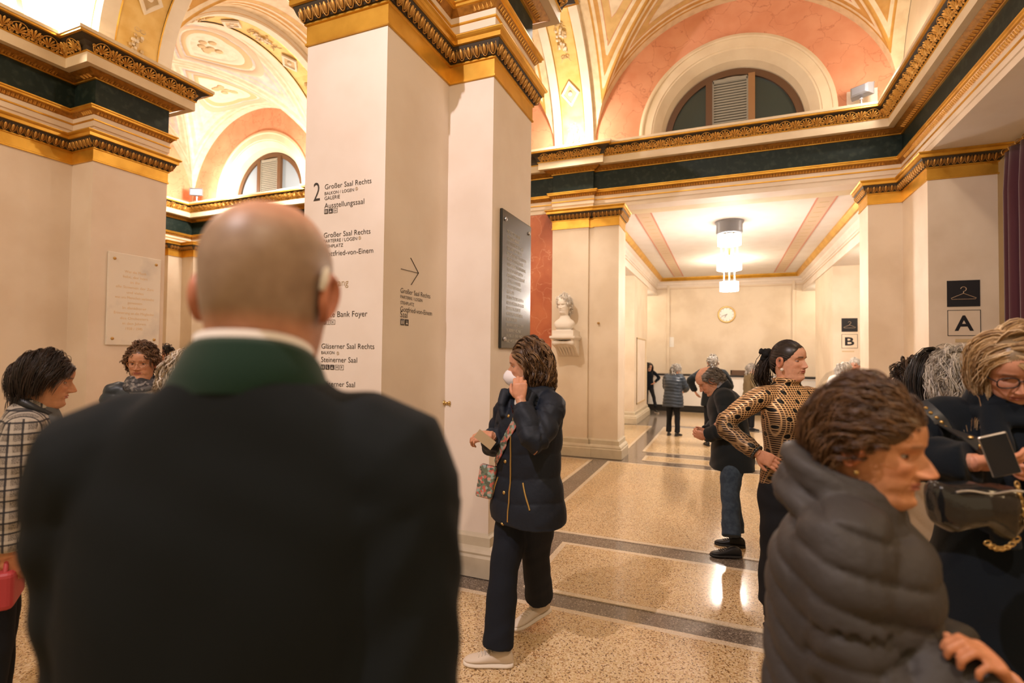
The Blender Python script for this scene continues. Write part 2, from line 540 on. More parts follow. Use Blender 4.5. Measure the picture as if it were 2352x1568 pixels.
# beam over the corridor opening (soffit) and wall behind the entablature
q = MB()
q.box(-1.9, 2.3, YN+.001, 8.50, 3.8645, 4.79, M['pink_white'])
tag(q.build('wall_beam_back'), kind='structure')
q = MB()
q.box(-11.1, 2.2, YW+.25, YW+.5, 3.864, 7.2, M['cream'])
q.build('wall_core', None, wb)
# right pier
rp = [(1.73, 8.45), (1.73, 7.99), (2.105, 7.99), (2.105, 7.11), (2.72, 7.11), (2.72, 8.45)]
q = MB()
sweep(q, rp, [(0, .27), (0, 3.60)], M['wall']); sweep(q, rp, [(-.002, 3.58), (-.002, 3.864)], M['wall'])
wr = tag(q.build('wall_pier_right'), kind='structure')
bb = MB(); sweep(bb, rp, BASE, M['base']); bb.build('plinth', None, wr)
capital(wr, rp, [(0, (0, .04)), (1, (.04, -.03)), (2, (-.03, .04)), (3, (.04, 0))])
q = MB()
q.box(2.106, 6.5, -1.6, 8.4, 3.8645, 4.0, M['ceiling_white'])
tag(q.build('ceiling_cloakroom'), kind='structure')
q = MB()
q.box(2.11, 2.5, -1.6, 8.3, 4.0, 7.2, M['cream'])
tag(q.build('wall_right'), kind='structure')
q = MB()
q.box(2.72, 6.5, 7.6, 7.9, 0, 3.864, M['wall']); q.box(6.3, 6.5, -1.6, 8.4, 0, 3.864, M['wall'])
tag(q.build('wall_cloakroom'), kind='structure')
q = MB()      # gilt acanthus bracket on the right frieze
for k in range(-3, 4):
    petal(q, PI+k*.3, .20-abs(k)*.02, .07, .02, h=.03, c=(0, .2))
for s in (-1, 1):
    q.tube([(s*.10+.04*math.cos(a), -.03, .20+.04*math.sin(a)) for a in np.linspace(0, 6, 14)], .014, 6)
q.box(-.14, .14, -.06, .0, .19, .26)
o = q.build('acanthus_bracket', M['gold_relief'], bpy.data.objects['trim_3'], True)
o.matrix_local = Matrix.Translation((2.105, 3.72, 4.19)) @ Matrix.Rotation(-PI/2, 4, 'Z')

# ---- corridor beyond
CZ = 3.93
q = MB()
q.box(-3.4, -3.2, 8.0, 16.4, 0, CZ, M['wall'])
q.box(-3.4, -1.5, 8.44, 8.5, 0, CZ, M['wall'])
q.box(-1.97, -1.93, 8.45, 16.4, 3.42, CZ, M['pink_white'])
q.box(-1.93, -1.90, 8.45, 16.4, 3.42, 3.5, M['pink_white'])
q.box(-3.2, -1.97, 8.5, 16.4, 3.425, 3.47, M['ceiling_white'])
tag(q.build('wall_corridor_left'), kind='structure')
q = MB()
q.box(3.4, 3.6, 8.0, 16.4, 0, CZ, M['wall'])
q.box(2.02, 2.06, 8.45, 16.4, 3.42, CZ, M['pink_white'])
q.box(1.99, 2.02, 8.45, 16.4, 3.42, 3.5, M['pink_white'])
q.box(2.06, 3.4, 8.5, 16.4, 3.425, 3.47, M['ceiling_white'])
q.box(2.7, 3.6, 8.3, 8.5, 0, CZ, M['wall'])
tag(q.build('wall_corridor_right'), kind='structure')
q = MB(); q.box(-3.4, 3.6, 16.4, 16.6, 0, 4.1, M['wall'])
q.box(-1.62, -1.55, 16.36, 16.4, 0, 3.9, M['wall']); q.box(1.75, 1.82, 16.36, 16.4, 0, 3.9, M['wall'])
tag(q.build('wall_corridor_end'), kind='structure')
q = MB(); q.box(-3.4, 3.6, 8.5, 16.6, CZ, 4.15, M['ceiling_white'])
cr = tag(q.build('ceiling_corridor'), kind='structure')
for x0, x1 in ((-1.38, -1.13), (1.27, 1.52)):
    q = MB(); q.box(x0, x1, 8.5, 16.0, CZ-.008, CZ, M['band_paint']); q.build('painted_band', None, cr)
    for xx in (x0, x1):
        q = MB(); q.box(xx-.012, xx+.012, 8.5, 16.0, CZ-.011, CZ, M['pink_line']); q.build('painted_line', None, cr)
    q = MB()
    for k in range(24):
        q.box(x0+.06, x1-.06, 8.7+k*.3, 8.73+k*.3, CZ-.010, CZ-.004, M['shade_relief'])
    tag(q.build('painted_ornament', None, cr), kind='stuff')
per = [(-1.93, 8.5), (-1.93, 16.4), (2.02, 16.4), (2.02, 8.5)]
root = empty('trim_4', kind='structure')
q = MB(); sweep(q, per, [(0, 3.66), (.02, 3.665), (.02, 3.70), (.05, 3.74), (.05, 3.79), (.12, 3.83)], M['pink_white']); q.build('cornice', None, root)
q = MB(); sweep(q, per, [(.12, 3.83), (.15, 3.835), (.20, 3.90), (.20, CZ)], M['gold']); q.build('gilt_moulding', None, root)
q = MB(); sweep(q, per, [(0, 3.60), (.012, 3.603), (.012, 3.615), (0, 3.62)], M['band_paint']); q.build('cornice_line', None, root)
for k, (x0, x1, xs) in enumerate(((-3.2, -1.93, 1), (2.02, 3.4, -1))):
    q = MB()
    y0, y1 = 12.15, 14.3
    pp = [(x0, y0), (x1, y0), (x1, y1), (x0, y1)] if xs > 0 else [(x1, y1), (x0, y1), (x0, y0), (x1, y0)]
    if xs > 0:
        pp = [(x0, y0), (x1, y0), (x1, y1), (x0, y1)]
    sweep(q, pp, [(0, 0), (0, 3.43)], M['wall'], True)
    o = tag(q.build('wall_pier_%s' % ('west' if xs > 0 else 'east')), kind='structure')
    bb = MB(); sweep(bb, pp, BASE, M['base'], True); bb.build('plinth', None, o)
    if xs > 0:
        q = MB()
        q.box(-1.93, -1.92, 12.5, 13.9, .42, 2.0, M['pink_white'])
        for a in ((12.5, 12.53, .42, 2.0), (13.87, 13.9, .42, 2.0), (12.5, 13.9, .42, .45), (12.5, 13.9, 1.97, 2.0)):
            q.box(-1.93, -1.912, *a, M['shade_relief'])
        q.build('wall_hatch', None, o)

# ---- lunettes
def arch(cx, cz, r, zb, n=40, ry=None):
    ry = ry or r
    return [(cx-r, zb)]+[(cx-r*math.cos(PI*k/n), cz+ry*math.sin(PI*k/n)) for k in range(n+1)]+[(cx+r, zb)]
def strip(mb, A, ya, B, yb, m):
    mb.grid([[(x, ya, z) for x, z in A], [(x, yb, z) for x, z in B]], m)
SPR, RISE = 4.73, 1.97
for wi, (cx, half, win) in enumerate(((.095, 2.0, True), (-4.56, 2.02, False), (-9.0, 2.12, True))):
    q = MB()
    big = [(cx-2.3, 4.5)]+[(cx-2.3*math.cos(PI*k/40), 4.73+2.4*math.sin(PI*k/40)) for k in range(41)]+[(cx+2.3, 4.5)]
    strip(q, big, YW-.001, arch(cx, 4.90, 1.28, 4.5), YW-.001, M['salmon'])
    if not win:
        strip(q, arch(cx, 4.9, 1.28, 4.5), YW-.001, arch(cx, 4.9, .01, 4.5), YW-.001, M['salmon'])
    q.build('marble_lunette', None, wb)
    if win:
        q = MB()
        prof = [(1.31, 0), (1.31, -.035), (1.27, -.05), (1.25, -.045), (1.245, -.03), (1.13, -.03), (1.12, -.015), (1.10, -.015), (1.0, .10), (.93, .26), (.93, .30)]
        for (r0, d0), (r1, d1) in zip(prof[:-1], prof[1:]):
            strip(q, arch(cx, 4.88, r0, 4.5), YW+d0, arch(cx, 4.88, r1, 4.5), YW+d1, M['cream'])
        q.build('window_surround', None, wb, True, .6)
        fr = MB(); yy = YW+.2
        for (r0, d0), (r1, d1) in zip([(.95, .06), (.95, 0), (.86, 0), (.86, .06)][:-1], [(.95, .06), (.95, 0), (.86, 0), (.86, .06)][1:]):
            strip(fr, arch(cx, 4.86, r0, 4.5), yy+d0, arch(cx, 4.86, r1, 4.5), yy+d1, M['wood'])
        wn = tag(fr.build('window_%d' % (1 if wi == 0 else 2)), kind='structure')
        for x in (-.315, .265):
            a = MB(); a.box(cx+x-.045, cx+x+.045, yy-.02, yy+.05, 4.6, 4.86+math.sqrt(.9**2-x*x)-.02, M['wood_light' if wi == 0 and x > 0 else 'wood']); a.build('mullion', None, wn)
        gl = 'glass_dark' if wi == 0 else 'glass_blue'
        for xa, xb in ((-.9, -.36), (.31, .9)):
            a = MB()
            xs = np.linspace(xa, xb, 14)
            a.grid([[(cx+x, yy+.04, 4.6) for x in xs], [(cx+x, yy+.04, 4.86+math.sqrt(max(.0001, .91**2-x*x))) for x in xs]], M[gl])
            a.build('pane', None, wn)
        a = MB()
        for k in range(30):
            z = 4.62+k*.04
            if z > 5.66: break
            a.box(cx-.25, cx+.20, yy+.0, yy+.03, z, z+.026, M['blind'], Matrix.Translation((0, 0, 0)))
        a.box(cx-.27, cx+.22, yy+.035, yy+.05, 4.6, 5.7, M['glass_dark'])
        tag(a.build('louvre_blind', None, wn), kind='stuff')
        a = MB(); 
        for x in (-.265, .215):
            a.box(cx+x-.018, cx+x+.018, yy-.01, yy+.04, 4.6, 5.66, M['blind'])
        a.box(cx-.26, cx+.21, yy-.01, yy+.04, 5.63, 5.68, M['blind']); a.build('blind_frame', None, wn)

# ---- painted vaults
def vault_material(soft=False):
    m = mat('painted_vault', (.8, .7, .5), .7)
    at = nd(m, 'ShaderNodeAttribute', attribute_name='edge')
    st = [(0, (.74, .62, .42)), (.13, (.74, .62, .42)), (.131, (.50, .26, .05)), (.16, (.62, .36, .09)), (.161, (.78, .68, .50)), (.20, (.78, .68, .50)), (.201, (.56, .31, .08)),
          (.26, (.62, .37, .12)), (.261, (.80, .72, .56)), (.30, (.80, .72, .56)), (.301, (.52, .16, .08)), (.312, (.66, .46, .19)), (.40, (.66, .46, .19)), (.401, (.60, .26, .15)), (.41, (.79, .70, .54)), (.55, (.80, .71, .55))]
    if soft:  # left bay: glare of the up-lights painted into paler bands; blue lines are paint
        st = [(p, tuple(a*.35+b*.65 for a, b in zip(c, (.80, .74, .64)))) for p, c in st]
        st[11] = (.301, (.52, .54, .60)); st[14] = (.401, (.52, .54, .60))
    r = ramp(m, st)
    lk(m, at.outputs['Fac'], r.inputs[0])
    tc = nd(m, 'ShaderNodeTexCoord'); n = nd(m, 'ShaderNodeTexNoise'); n.inputs['Scale'].default_value = 9; n.inputs['Detail'].default_value = 5
    lk(m, tc.outputs['Object'], n.inputs['Vector'])
    r2 = ramp(m, [(.35, (.90, .86, .78)), (.6, (1.04, 1.03, 1.0))]); lk(m, n.outputs['Fac'], r2.inputs[0])
    mx = nd(m, 'ShaderNodeMixRGB', blend_type='MULTIPLY'); mx.inputs[0].default_value = 1
    lk(m, r.outputs[0], mx.inputs[1]); lk(m, r2.outputs[0], mx.inputs[2]); lk(m, mx.outputs[0], bsdf(m).inputs['Base Color'])
    return m
M['vault'] = vault_material()
M['vault_glare'] = vault_material(True)
def web_pt(bay, side, t, s):
    x0, x1, y0, y1 = bay
    cx, cy, hx, hy = (x0+x1)/2, (y0+y1)/2, (x1-x0)/2, (y1-y0)/2
    v = abs(t)+(1-abs(t))*s
    u = t
    z = SPR+RISE*math.sqrt(max(0, 1-t*t))
    a, b = {'far': (u, v), 'near': (-u, -v), 'right': (v, -u), 'left': (-v, u)}[side]
    return Vector((cx+hx*a, cy+hy*b, z))
def vault(idx, bay, medallions=False):
    verts, faces, edge = [], [], []
    for side in ('far', 'right', 'near', 'left'):
        b = len(verts)
        nt_, ns = 48, 18
        half = (bay[3]-bay[2])/2 if side in ('far', 'near') else (bay[1]-bay[0])/2
        for i in range(nt_+1):
            t = -math.cos(PI*i/nt_)
            for j in range(ns+1):
                s = (j/ns)
                verts.append(web_pt(bay, side, t, s))
                dw = (1-abs(t))*(1-s)*half
                dg = (1-abs(t))*s*half*.75
                arc = min(i, nt_-i)/nt_*PI*RISE*.6
                edge.append(min(dw*.95, dg*.9+.135))
        for i in range(nt_):
            for j in range(ns):
                q = b+i*(ns+1)+j
                faces.append((q, q+1, q+ns+2, q+ns+1))
    me = bpy.data.meshes.new('ceiling_vault')
    me.from_pydata(verts, [], faces)
    at = me.attributes.new('edge', 'FLOAT', 'POINT')
    at.data.foreach_set('value', edge)
    me.materials.append(M['vault_glare' if medallions else 'vault'])
    me.polygons.foreach_set('use_smooth', [True]*len(faces))
    o = bpy.data.objects.new('ceiling_vault_%d' % idx, me)
    C.objects.link(o)
    tag(o, kind='structure')
    if medallions:
        for side in ('far', 'right', 'left'):
            tc_, sc_ = 0.0, .52
            for r0, hgt, mt in ((.30, .015, 'band_paint'), (.225, .012, 'shade_relief'), (.19, .008, 'white_relief')):
                q = MB()
                ring = []
                for k in range(28):
                    a = 2*PI*k/28
                    for rr, hh in ((r0-.025, 0), (r0, hgt), (r0+.025, 0)):
                        pass
                rows = []
                for rr, hh in ((r0-.028, 0), (r0-.01, hgt), (r0+.01, hgt), (r0+.028, 0)):
                    rows.append([])
                    for k in range(28):
                        a = 2*PI*k/28
                        p = web_pt(bay, side, math.sin(a)*rr*1.2, sc_+math.cos(a)*rr*1.1)
                        c_ = Vector(((bay[0]+bay[1])/2, (bay[2]+bay[3])/2, SPR))
                        rows[-1].append(p+(c_-p).normalized()*(hh+.003))
                q.grid(rows, M[mt], closed_u=True)
                q.build('medallion_ring', None, o, True)
            q = MB()
            for k in range(9):
                a = RNG.uniform(0, 6.28); rr = RNG.uniform(0, .12)
                p = web_pt(bay, side, math.sin(a)*rr, sc_+math.cos(a)*rr)
                q.ball(p, (.07, .07, .02), M['shade_relief'], 8, 5)
            q.build('medallion_figure', None, o, True)
    return o
vault(1, (-1.91, 2.105, 4.16, YW))
vault(2, (-6.58, -2.54, 4.16, YW))
vault(3, (-11.1, -7.21, 4.16, YW), True)
vault(4, (-1.91, 2.105, -1.6, 3.37))
vault(5, (-6.58, -2.54, -1.6, 3.37))
vault(6, (-11.1, -7.21, -1.6, 3.37))

# ---- arches between the bays, gold field with painted trophies
M['arch_white'] = mat('arch_white', (.80, .73, .60), .65, noise=((.74, .66, .52), 4, 4, .4, .7))
M['arch_gold'] = mat('arch_gold', (.78, .56, .20), .55, .15, noise=((.70, .46, .13), 6, 4, .4, .65))
def transverse(idx, axis, c0, c1, a0, a1, v0, v1, deco=True):
    """arch band c0..c1 wide, opening a0..a1, its vault edges v0..v1; axis 'y' runs along y"""
    W = c1-c0
    ca, ra = (a0+a1)/2, (a1-a0)/2
    cv, rv = (v0+v1)/2, (v1-v0)/2
    n = 40
    def P(c, al, z):
        return (c, al, z) if axis == 'y' else (al, c, z)
    sof = [(ca-ra*math.cos(PI*k/n), SPR+ra*math.sin(PI*k/n)) for k in range(n+1)]
    sof = [(a0, 4.6)]+sof+[(a1, 4.6)]
    out = [(cv-rv*math.cos(PI*k/n), SPR+RISE*math.sin(PI*k/n)) for k in range(n+1)]
    out = [(v0, 4.6)]+out+[(v1, 4.6)]
    q = MB()
    lanes = [(0, .20, 'arch_white', 0), (.20, .22, 'gold', 0), (.22, .78, 'arch_gold', .02), (.78, .80, 'gold', 0), (.80, 1, 'arch_white', 0)]
    for f0, f1, mt, rec in lanes:
        q.grid([[P(c0+W*f0, a, z+rec) for a, z in sof], [P(c0+W*f1, a, z+rec) for a, z in sof]], M[mt], flip=(axis == 'x'))
    for c in (c0, c1):
        for g0, g1, mt in ((0, .35, 'arch_white'), (.35, .42, 'gold'), (.42, 1.0, 'arch_white')):
            A = [P(c, a+(b-a)*g0, z+(zz-z)*g0) for (a, z), (b, zz) in zip(sof, out)]
            B = [P(c, a+(b-a)*g1, z+(zz-z)*g1) for (a, z), (b, zz) in zip(sof, out)]
            q.grid([A, B], M[mt])
    o = tag(q.build('trim_%d' % idx, None), kind='structure')
    if not deco:
        return o
    cm = (c0+c1)/2
    def frame(al):      # a point on the soffit at angle al, its tangent frame
        p = Vector(P(cm, ca-ra*math.cos(al), SPR+ra*math.sin(al)))
        nrm = Vector(P(0, math.cos(al), -math.sin(al))) if axis == 'y' else Vector((math.cos(al), 0, -math.sin(al)))
        tan = Vector(P(0, math.sin(al), math.cos(al))) if axis == 'y' else Vector((math.sin(al), 0, math.cos(al)))
        sx = tan.cross(nrm)
        R = Matrix((sx, -nrm, tan)).transposed().to_4x4()
        return Matrix.Translation(p) @ R
    for al, kind in ((.14, 'g'), (.50, 'd'), (.90, 'g'), (1.26, 'd'), (1.57, 'g'), (1.88, 'd'), (2.24, 'g'), (2.64, 'd'), (3.0, 'g')):
        b = MB()
        if kind == 'd':
            w_, h_ = .15, .19
            for rr, yy, mt in ((1, .012, 'shade_relief'), (.86, .03, 'white_relief'), (.62, .03, 'shade_relief')):
                pass
            ring = lambda k, y: [(-w_*k, -y, 0), (0, -y, -h_*k), (w_*k, -y, 0), (0, -y, h_*k)]
            b.grid([ring(1, 0), ring(.96, .028), ring(.72, .028), ring(.66, .010)], M['white_relief'], closed_u=True)
            b.cap(ring(.66, .010), M['shade_relief'])
            b.ball((0, -.02, 0), (.035, .02, .035), M['white_relief'], 10, 6)
            ob = b.build('painted_lozenge', None, o)
        else:
            for k in range(34):
                z = RNG.uniform(-.18, .16)
                wd = .085*math.sqrt(max(.05, 1-(z/.2)**2))
                b.ball((RNG.uniform(-wd, wd), -.012, z), (.02, .014, .024), M['white_relief' if RNG.random() < .6 else 'shade_relief'], 6, 4)
            for s in (-1, 1):
                for zz in (.23, -.23):
                    b.tube([(s*(.03+.03*math.cos(a)), -.01, zz+.022*math.sin(a)) for a in np.linspace(0, 6.28, 10)], .006, 4, M['shade_relief'])
                    b.tube([(s*.01, -.01, zz), (s*.05, -.01, zz+.03), (s*.06, -.01, zz+.06), (s*.09, -.01, zz+.075)], .005, 4, M['shade_relief'])
            ob = b.build('painted_garland', None, o)
        ob.matrix_local = frame(al)
    return o
transverse(5, 'y', -2.54, -1.91, 4.22, 7.95, 4.16, YW)
transverse(6, 'y', -7.21, -6.58, 4.22, 7.95, 4.16, YW)
transverse(7, 'x', 3.37, 4.16, -1.545, 1.75, -1.91, 2.105)
transverse(8, 'x', 3.37, 4.16, -6.215, -2.905, -6.58, -2.54)
transverse(9, 'x', 3.37, 4.16, -11.0, -7.575, -11.1, -7.21, False)
transverse(10, 'y', -7.21, -6.58, -.8, 2.60, -1.6, 3.37)
transverse(11, 'y', -2.54, -1.91, -.8, 2.60, -1.6, 3.37, False)
# roof slab that closes the hall above the vaults
q = MB(); q.box(-11.3, 2.4, -1.8, 8.5, 6.95, 7.1, M['cream']); tag(q.build('ceiling_slab'), kind='structure')
q = MB(); q.box(-11.3, -11.1, -1.6, 8.3, 4.6, 7.0, M['salmon']); tag(q.build('wall_upper_left'), kind='structure')

# ---- floor of inlaid terrazzo
q = MB(); q.box(-12, 6.5, -4, 17, -.12, -.006, M['terrazzo_grey'])
fl = tag(q.build('floor'), kind='structure')
def slab(x0, x1, y0, y1, border=.045):
    a = MB(); a.box(x0, x1, y0, y1, -.006, 0, M['terrazzo_light']); a.build('terrazzo_border', None, fl)
    a = MB(); a.box(x0+border, x1-border, y0+border, y1-border, -.004, .0006, M['terrazzo']); a.build('terrazzo_panel', None, fl)
XS = [(-12, -6.0), (-5.85, -3.2), (-3.03, -1.80)]
slab(-5.85, 1.9, -3.5, 3.12); slab(-12, -6.0, -3.5, 3.12); slab(2.1, 6.4, -3.5, 3.12)
slab(-1.25, 1.9, 3.30, 4.22); slab(-5.85, -3.03, 3.30, 4.22); slab(2.1, 6.4, 3.3, 4.22); slab(-12, -7.7, 3.3, 4.22)
slab(-1.60, 1.9, 4.44, 7.71); slab(-5.85, -1.83, 4.44, 7.71); slab(2.1, 6.4, 4.44, 7.0); slab(-11, -6.0, 4.44, 7.71)
slab(-1.15, 1.40, 7.98, 8.40); slab(-1.25, 1.45, 8.72, 12.0); slab(-1.25, 1.45, 12.35, 15.5)
slab(-3.1, -1.50, 8.72, 12.0); slab(1.7, 3.1, 8.72, 12.0)
# ================================================================ SIGNS, LAMPS, FITTINGS
def px_ray(x, y):
    return _f+_r2*((x-1176)/FPX)-_u2*((y-784)/FPX)
def on_y(x, y, Y):
    d = px_ray(x, y); return Vector((0, 0, CAM_H))+d*(Y/d.y)
def on_x(x, y, X):
    d = px_ray(x, y); return Vector((0, 0, CAM_H))+d*(X/d.x)
def at_depth(x, y, z):
    return Vector((0, 0, CAM_H))+px_ray(x, y)*z
def text_mesh(s, bold=False):
    cu = bpy.data.curves.new('lettering', 'FONT')
    cu.body = s
    cu.extrude = .004
    cu.resolution_u = 3
    cu.offset = .022 if bold else -.008
    o = bpy.data.objects.new('t', cu)
    C.objects.link(o)
    dg = bpy.context.evaluated_depsgraph_get()
    me = bpy.data.meshes.new_from_object(o.evaluated_get(dg))
    bpy.data.objects.remove(o)
    bpy.data.curves.remove(cu)
    return me
def lettering(s, m, origin, right, width=None, height=None, parent=None, name='lettering', align='l', bold=False, lift=.0008, up=Vector((0, 0, 1))):
    me = text_mesh(s, bold)
    xs = [v.co.x for v in me.vertices]; ys = [v.co.y for v in me.vertices]
    wd = max(xs)-min(xs)
    k = width/wd if width else height/.72
    sx = k if not (width and height) else k
    sy = k if not (width and height) else height/.72
    right = Vector(right).normalized()
    nrm = right.cross(up)
    ox = min(xs)*sx + (0 if align == 'l' else (wd*sx/2 if align == 'c' else wd*sx))
    for v in me.vertices:
        p = Vector(origin)+right*(v.co.x*sx-ox)+up*(v.co.y*sy)+nrm*(lift+v.co.z*.05)
        v.co = p
    me.materials.clear()
    me.materials.append(m)
    o = bpy.data.objects.new(name, me)
    C.objects.link(o)
    o.parent = parent
    if len(s) > 1:
        o['kind'] = 'stuff'
    return o
XR = Vector((1, 0, 0))
def pictogram(kind, c, s, right, parent):
    """little square pictogram: origin c at its lower left"""
    right = Vector(right); up = Vector((0, 0, 1)); nrm = right.cross(up)
    T = Matrix((right, -nrm, up)).transposed().to_4x4()
    T.translation = Vector(c)+nrm*.001
    q = MB()
    K, L = M['letter_black'], M['pink_white']
    if kind in ('wc', 'coat', 'lift'):
        q.box(0, s, -.0006, .0006, 0, s, K, T)
        if kind == 'wc':
            for x in (.28, .68):
                q.box(s*(x-.09), s*(x+.09), -.0014, 0, s*.15, s*.68, L, T)
                q.ball(T @ Vector((s*x, -.001, s*.8)), (s*.08, .0008, s*.08), L, 8, 5)
        elif kind == 'coat':
            q.add([T @ Vector(p) for p in ((s*.12, -.0014, s*.2), (s*.88, -.0014, s*.2), (s*.5, -.0014, s*.52))], [(0, 1, 2)], L)
            q.box(s*.46, s*.54, -.0014, 0, s*.5, s*.8, L, T)
        else:
            q.ball(T @ Vector((s*.45, -.001, s*.76)), (s*.1, .0008, s*.1), L, 8, 5)
            q.box(s*.38, s*.5, -.0014, 0, s*.3, s*.65, L, T); q.box(s*.4, s*.72, -.0014, 0, s*.2, s*.36, L, T)
    else:
        t = s*.045
        for b in ((0, s, 0, t), (0, s, s-t, s), (0, t, 0, s), (s-t, s, 0, s)):
            q.box(b[0], b[1], -.0006, .0006, b[2], b[3], K, T)
    q.build('pictogram', None, parent)
    if kind not in ('wc', 'coat', 'lift'):
        lettering(kind, K, Vector(c)+right*s*.5+up*s*.22, right, height=s*.55, parent=parent, align='c')

d1 = empty('wall_directory', label='floor directory in black lettering on the front of the centre pillar', cat='sign')
YF = 2.5985
x0 = -2.372
def dline(s, px, py, m='letter_black', width=None, left=x0):
    p = on_y(px, py, YF)
    lettering(s, M[m], (left, YF, p.z), XR, width=p.x-left, parent=d1)
dline('Großer Saal Rechts', 853, 420)
dline('BALKON / LOGEN', 813, 439)
dline('GALERIE', 780.5, 455)
dline('Ausstellungssaal', 836.5, 467.5)
p = on_y(747, 460, YF); q2 = on_y(720, 462, YF)
lettering('2', M['letter_black'], (q2.x, YF, q2.z), XR, width=.052, height=.125, parent=d1)
dline('Großer Saal Rechts', 850.7, 536)
dline('PARTERRE / LOGEN', 820, 551)
dline('STEHPLATZ', 788, 566)
dline('Gottfried-von-Einem', 857, 580)
dline('Ausgang', 800, 655, 'letter_tan')
dline('Erste Bank Foyer', 843.6, 726)
dline('Gläserner Saal Rechts', 859.6, 801)
dline('BALKON', 768, 813)
dline('Steinerner Saal', 820, 832.5)
dline('Gläserner Saal', 815, 889)
for row, py, ks in ((0, 491, ('wc', 'coat', 'H')), (1, 745, ('wc', 'J', 'K')), (2, 848, ('wc', 'lift', 'coat', 'M', 'P'))):
    for i, k in enumerate(ks):
        z = on_y(747, py, YF).z
        pictogram(k, (x0+i*.037, YF, z), .030, XR, d1)
for px, py in ((819, 433), (826, 546), (776, 811)):
    p = on_y(px, py, YF)
    q = MB()
    q.tube([(p.x+.010*math.cos(a), YF-.001, p.z+.010*math.sin(a)) for a in np.linspace(0, 6.28, 13)], .0009, 4, M['letter_tan'])
    q.box(p.x-.002, p.x+.003, YF-.0012, YF, p.z-.006, p.z+.006, M['letter_tan'])
    q.build('pictogram', None, d1)
XF = -1.9085
d2 = empty('wall_wayfinder', label='black arrow and hall names on the right-hand face of the centre pillar', cat='sign')
YR = Vector((0, 1, 0))
def on_face(px, py):
    return on_x(px, py, XF)
q = MB()
for a, b in (((921, 617), (961, 627)), ((943, 592), (961, 627)), ((961, 627), (944, 654))):
    A, B = on_face(*a), on_face(*b)
    q.tube([A, B], .0042, 6, M['letter_black'], flat=.3)
q.build('arrow', None, d2)
def fline(s, l, r):
    A, B = on_face(*l), on_face(*r)
    lettering(s, M['letter_black'], (XF, A.y, (A.z+B.z)/2), YR, width=B.y-A.y, parent=d2)
fline('Großer Saal Rechts', (920, 671), (988, 686)); fline('PARTERRE / LOGEN', (920, 685), (970, 693)); fline('STEHPLATZ', (920, 698), (951, 703))
fline('Gottfried-von-Einem', (919.5, 714), (992, 725)); fline('Saal', (919.5, 727), (936, 731))
for i, k in enumerate(('wc', 'coat')):
    A = on_face(920, 746); pictogram(k, (XF, A.y+i*.048, A.z), .040, YR, d2)

# stone tablets
def tablet(name, X, ya, yb, za, zb, m, label, lm, lines, sw, screw, y_off=.10, center=False):
    r = empty(name, (0, 0, 0), label=label, cat='plaque')
    q = MB(); q.box(X, X+.022, ya, yb, za, zb, M[m])
    o = q.build('slab', None, r)
    bv = o.modifiers.new('b', 'BEVEL'); bv.width = .006; bv.segments = 2
    for y in (ya+.06, yb-.06):
        for z in (za+.07, zb-.07):
            q = MB(); q.lathe([(.016, 0), (.016, .006), (.012, .012), (.0, .014)], 14, M[screw], T=Matrix.Translation((X+.022, y, z)) @ Matrix.Rotation(PI/2, 4, 'Y'))
            q.build('screw', None, r, True)
    for s, z, f in lines:
        wd = (yb-ya-2*y_off)*f
        yy = (ya+yb)/2 if center else ya+y_off
        lettering(s, M[lm], (X+.022, yy, z), YR, width=wd, height=sw, parent=r, align='c' if center else 'l')
    return r
names = ['DR. FRITZ BEDINGER', 'HELGA BEDINGER', 'Ö M V AKTIENGESELLSCHAFT', 'BORCHERT AUSTRIA AG', 'PHILIPS AUSTRIA GES.M.B.H.', 'WIENER INSTITUTSGRUPPE', 'ALLGEMEINE VERSICHERUNG', 'CARL HUGO GRAF SEILERN', 'SIEMENS AKTIENGESELLSCHAFT', 'DR. H. UND L. WAGNER', 'UNIVERSAL EDITION AG', 'SCHRACK', 'SUGANA ZUCKER GES.M.B.H.', 'WIENER HOFBURG-ORCHESTER', 'ELISABETH LECHNER', 'WITTSCHER WACHSTUMS-AG', 'INGEBORG BERZL', 'DEN SPAR- U. KREDIT-G. CASSE', 'DR. FRIEDHELM WISCHNER', 'UNIV. PROF. DR. WERNER WENGEL', 'MARIE WEGER-HARTMANN']
fr = [.62, .55, .80, .72, .96, .80, .92, .78, .88, .66, .70, .34, .84, .86, .68, .80, .52, .84, .70, .80, .76]
lines = [(s, 2.475-.0415*i, f) for i, (s, f) in enumerate(zip(names, fr))]
tablet('donor_tablet', -1.545, 3.505, 4.125, 1.60, 2.64, 'black_glass', 'polished black stone tablet with rows of pale names on the centre pillar', 'letter_silver', lines, .026, 'chrome', .095)
wl_ = [('Wer die Musik', .55), ('liebt, der hört', .62), ('in ihr', .25), ('alle Stimmen der Zeit', .95), ('und vieles', .42), ('was uns Menschen verbindet', .98), ('gemeinsam', .36), ('In dankbarer', .6), ('Erinnerung an die Mitglieder', 1.0), ('des Orchesters', .7), ('in den Jahren', .58), ('1938 / 1945', .42)]
tablet('memorial_tablet', -6.213, 3.535, 4.105, 1.61, 2.63, 'white_marble', 'white marble tablet with faint gold script on the left pillar', 'letter_gold', [(s, 2.42-.058*i, f) for i, (s, f) in enumerate(wl_)], .030, 'brass', .07, True)

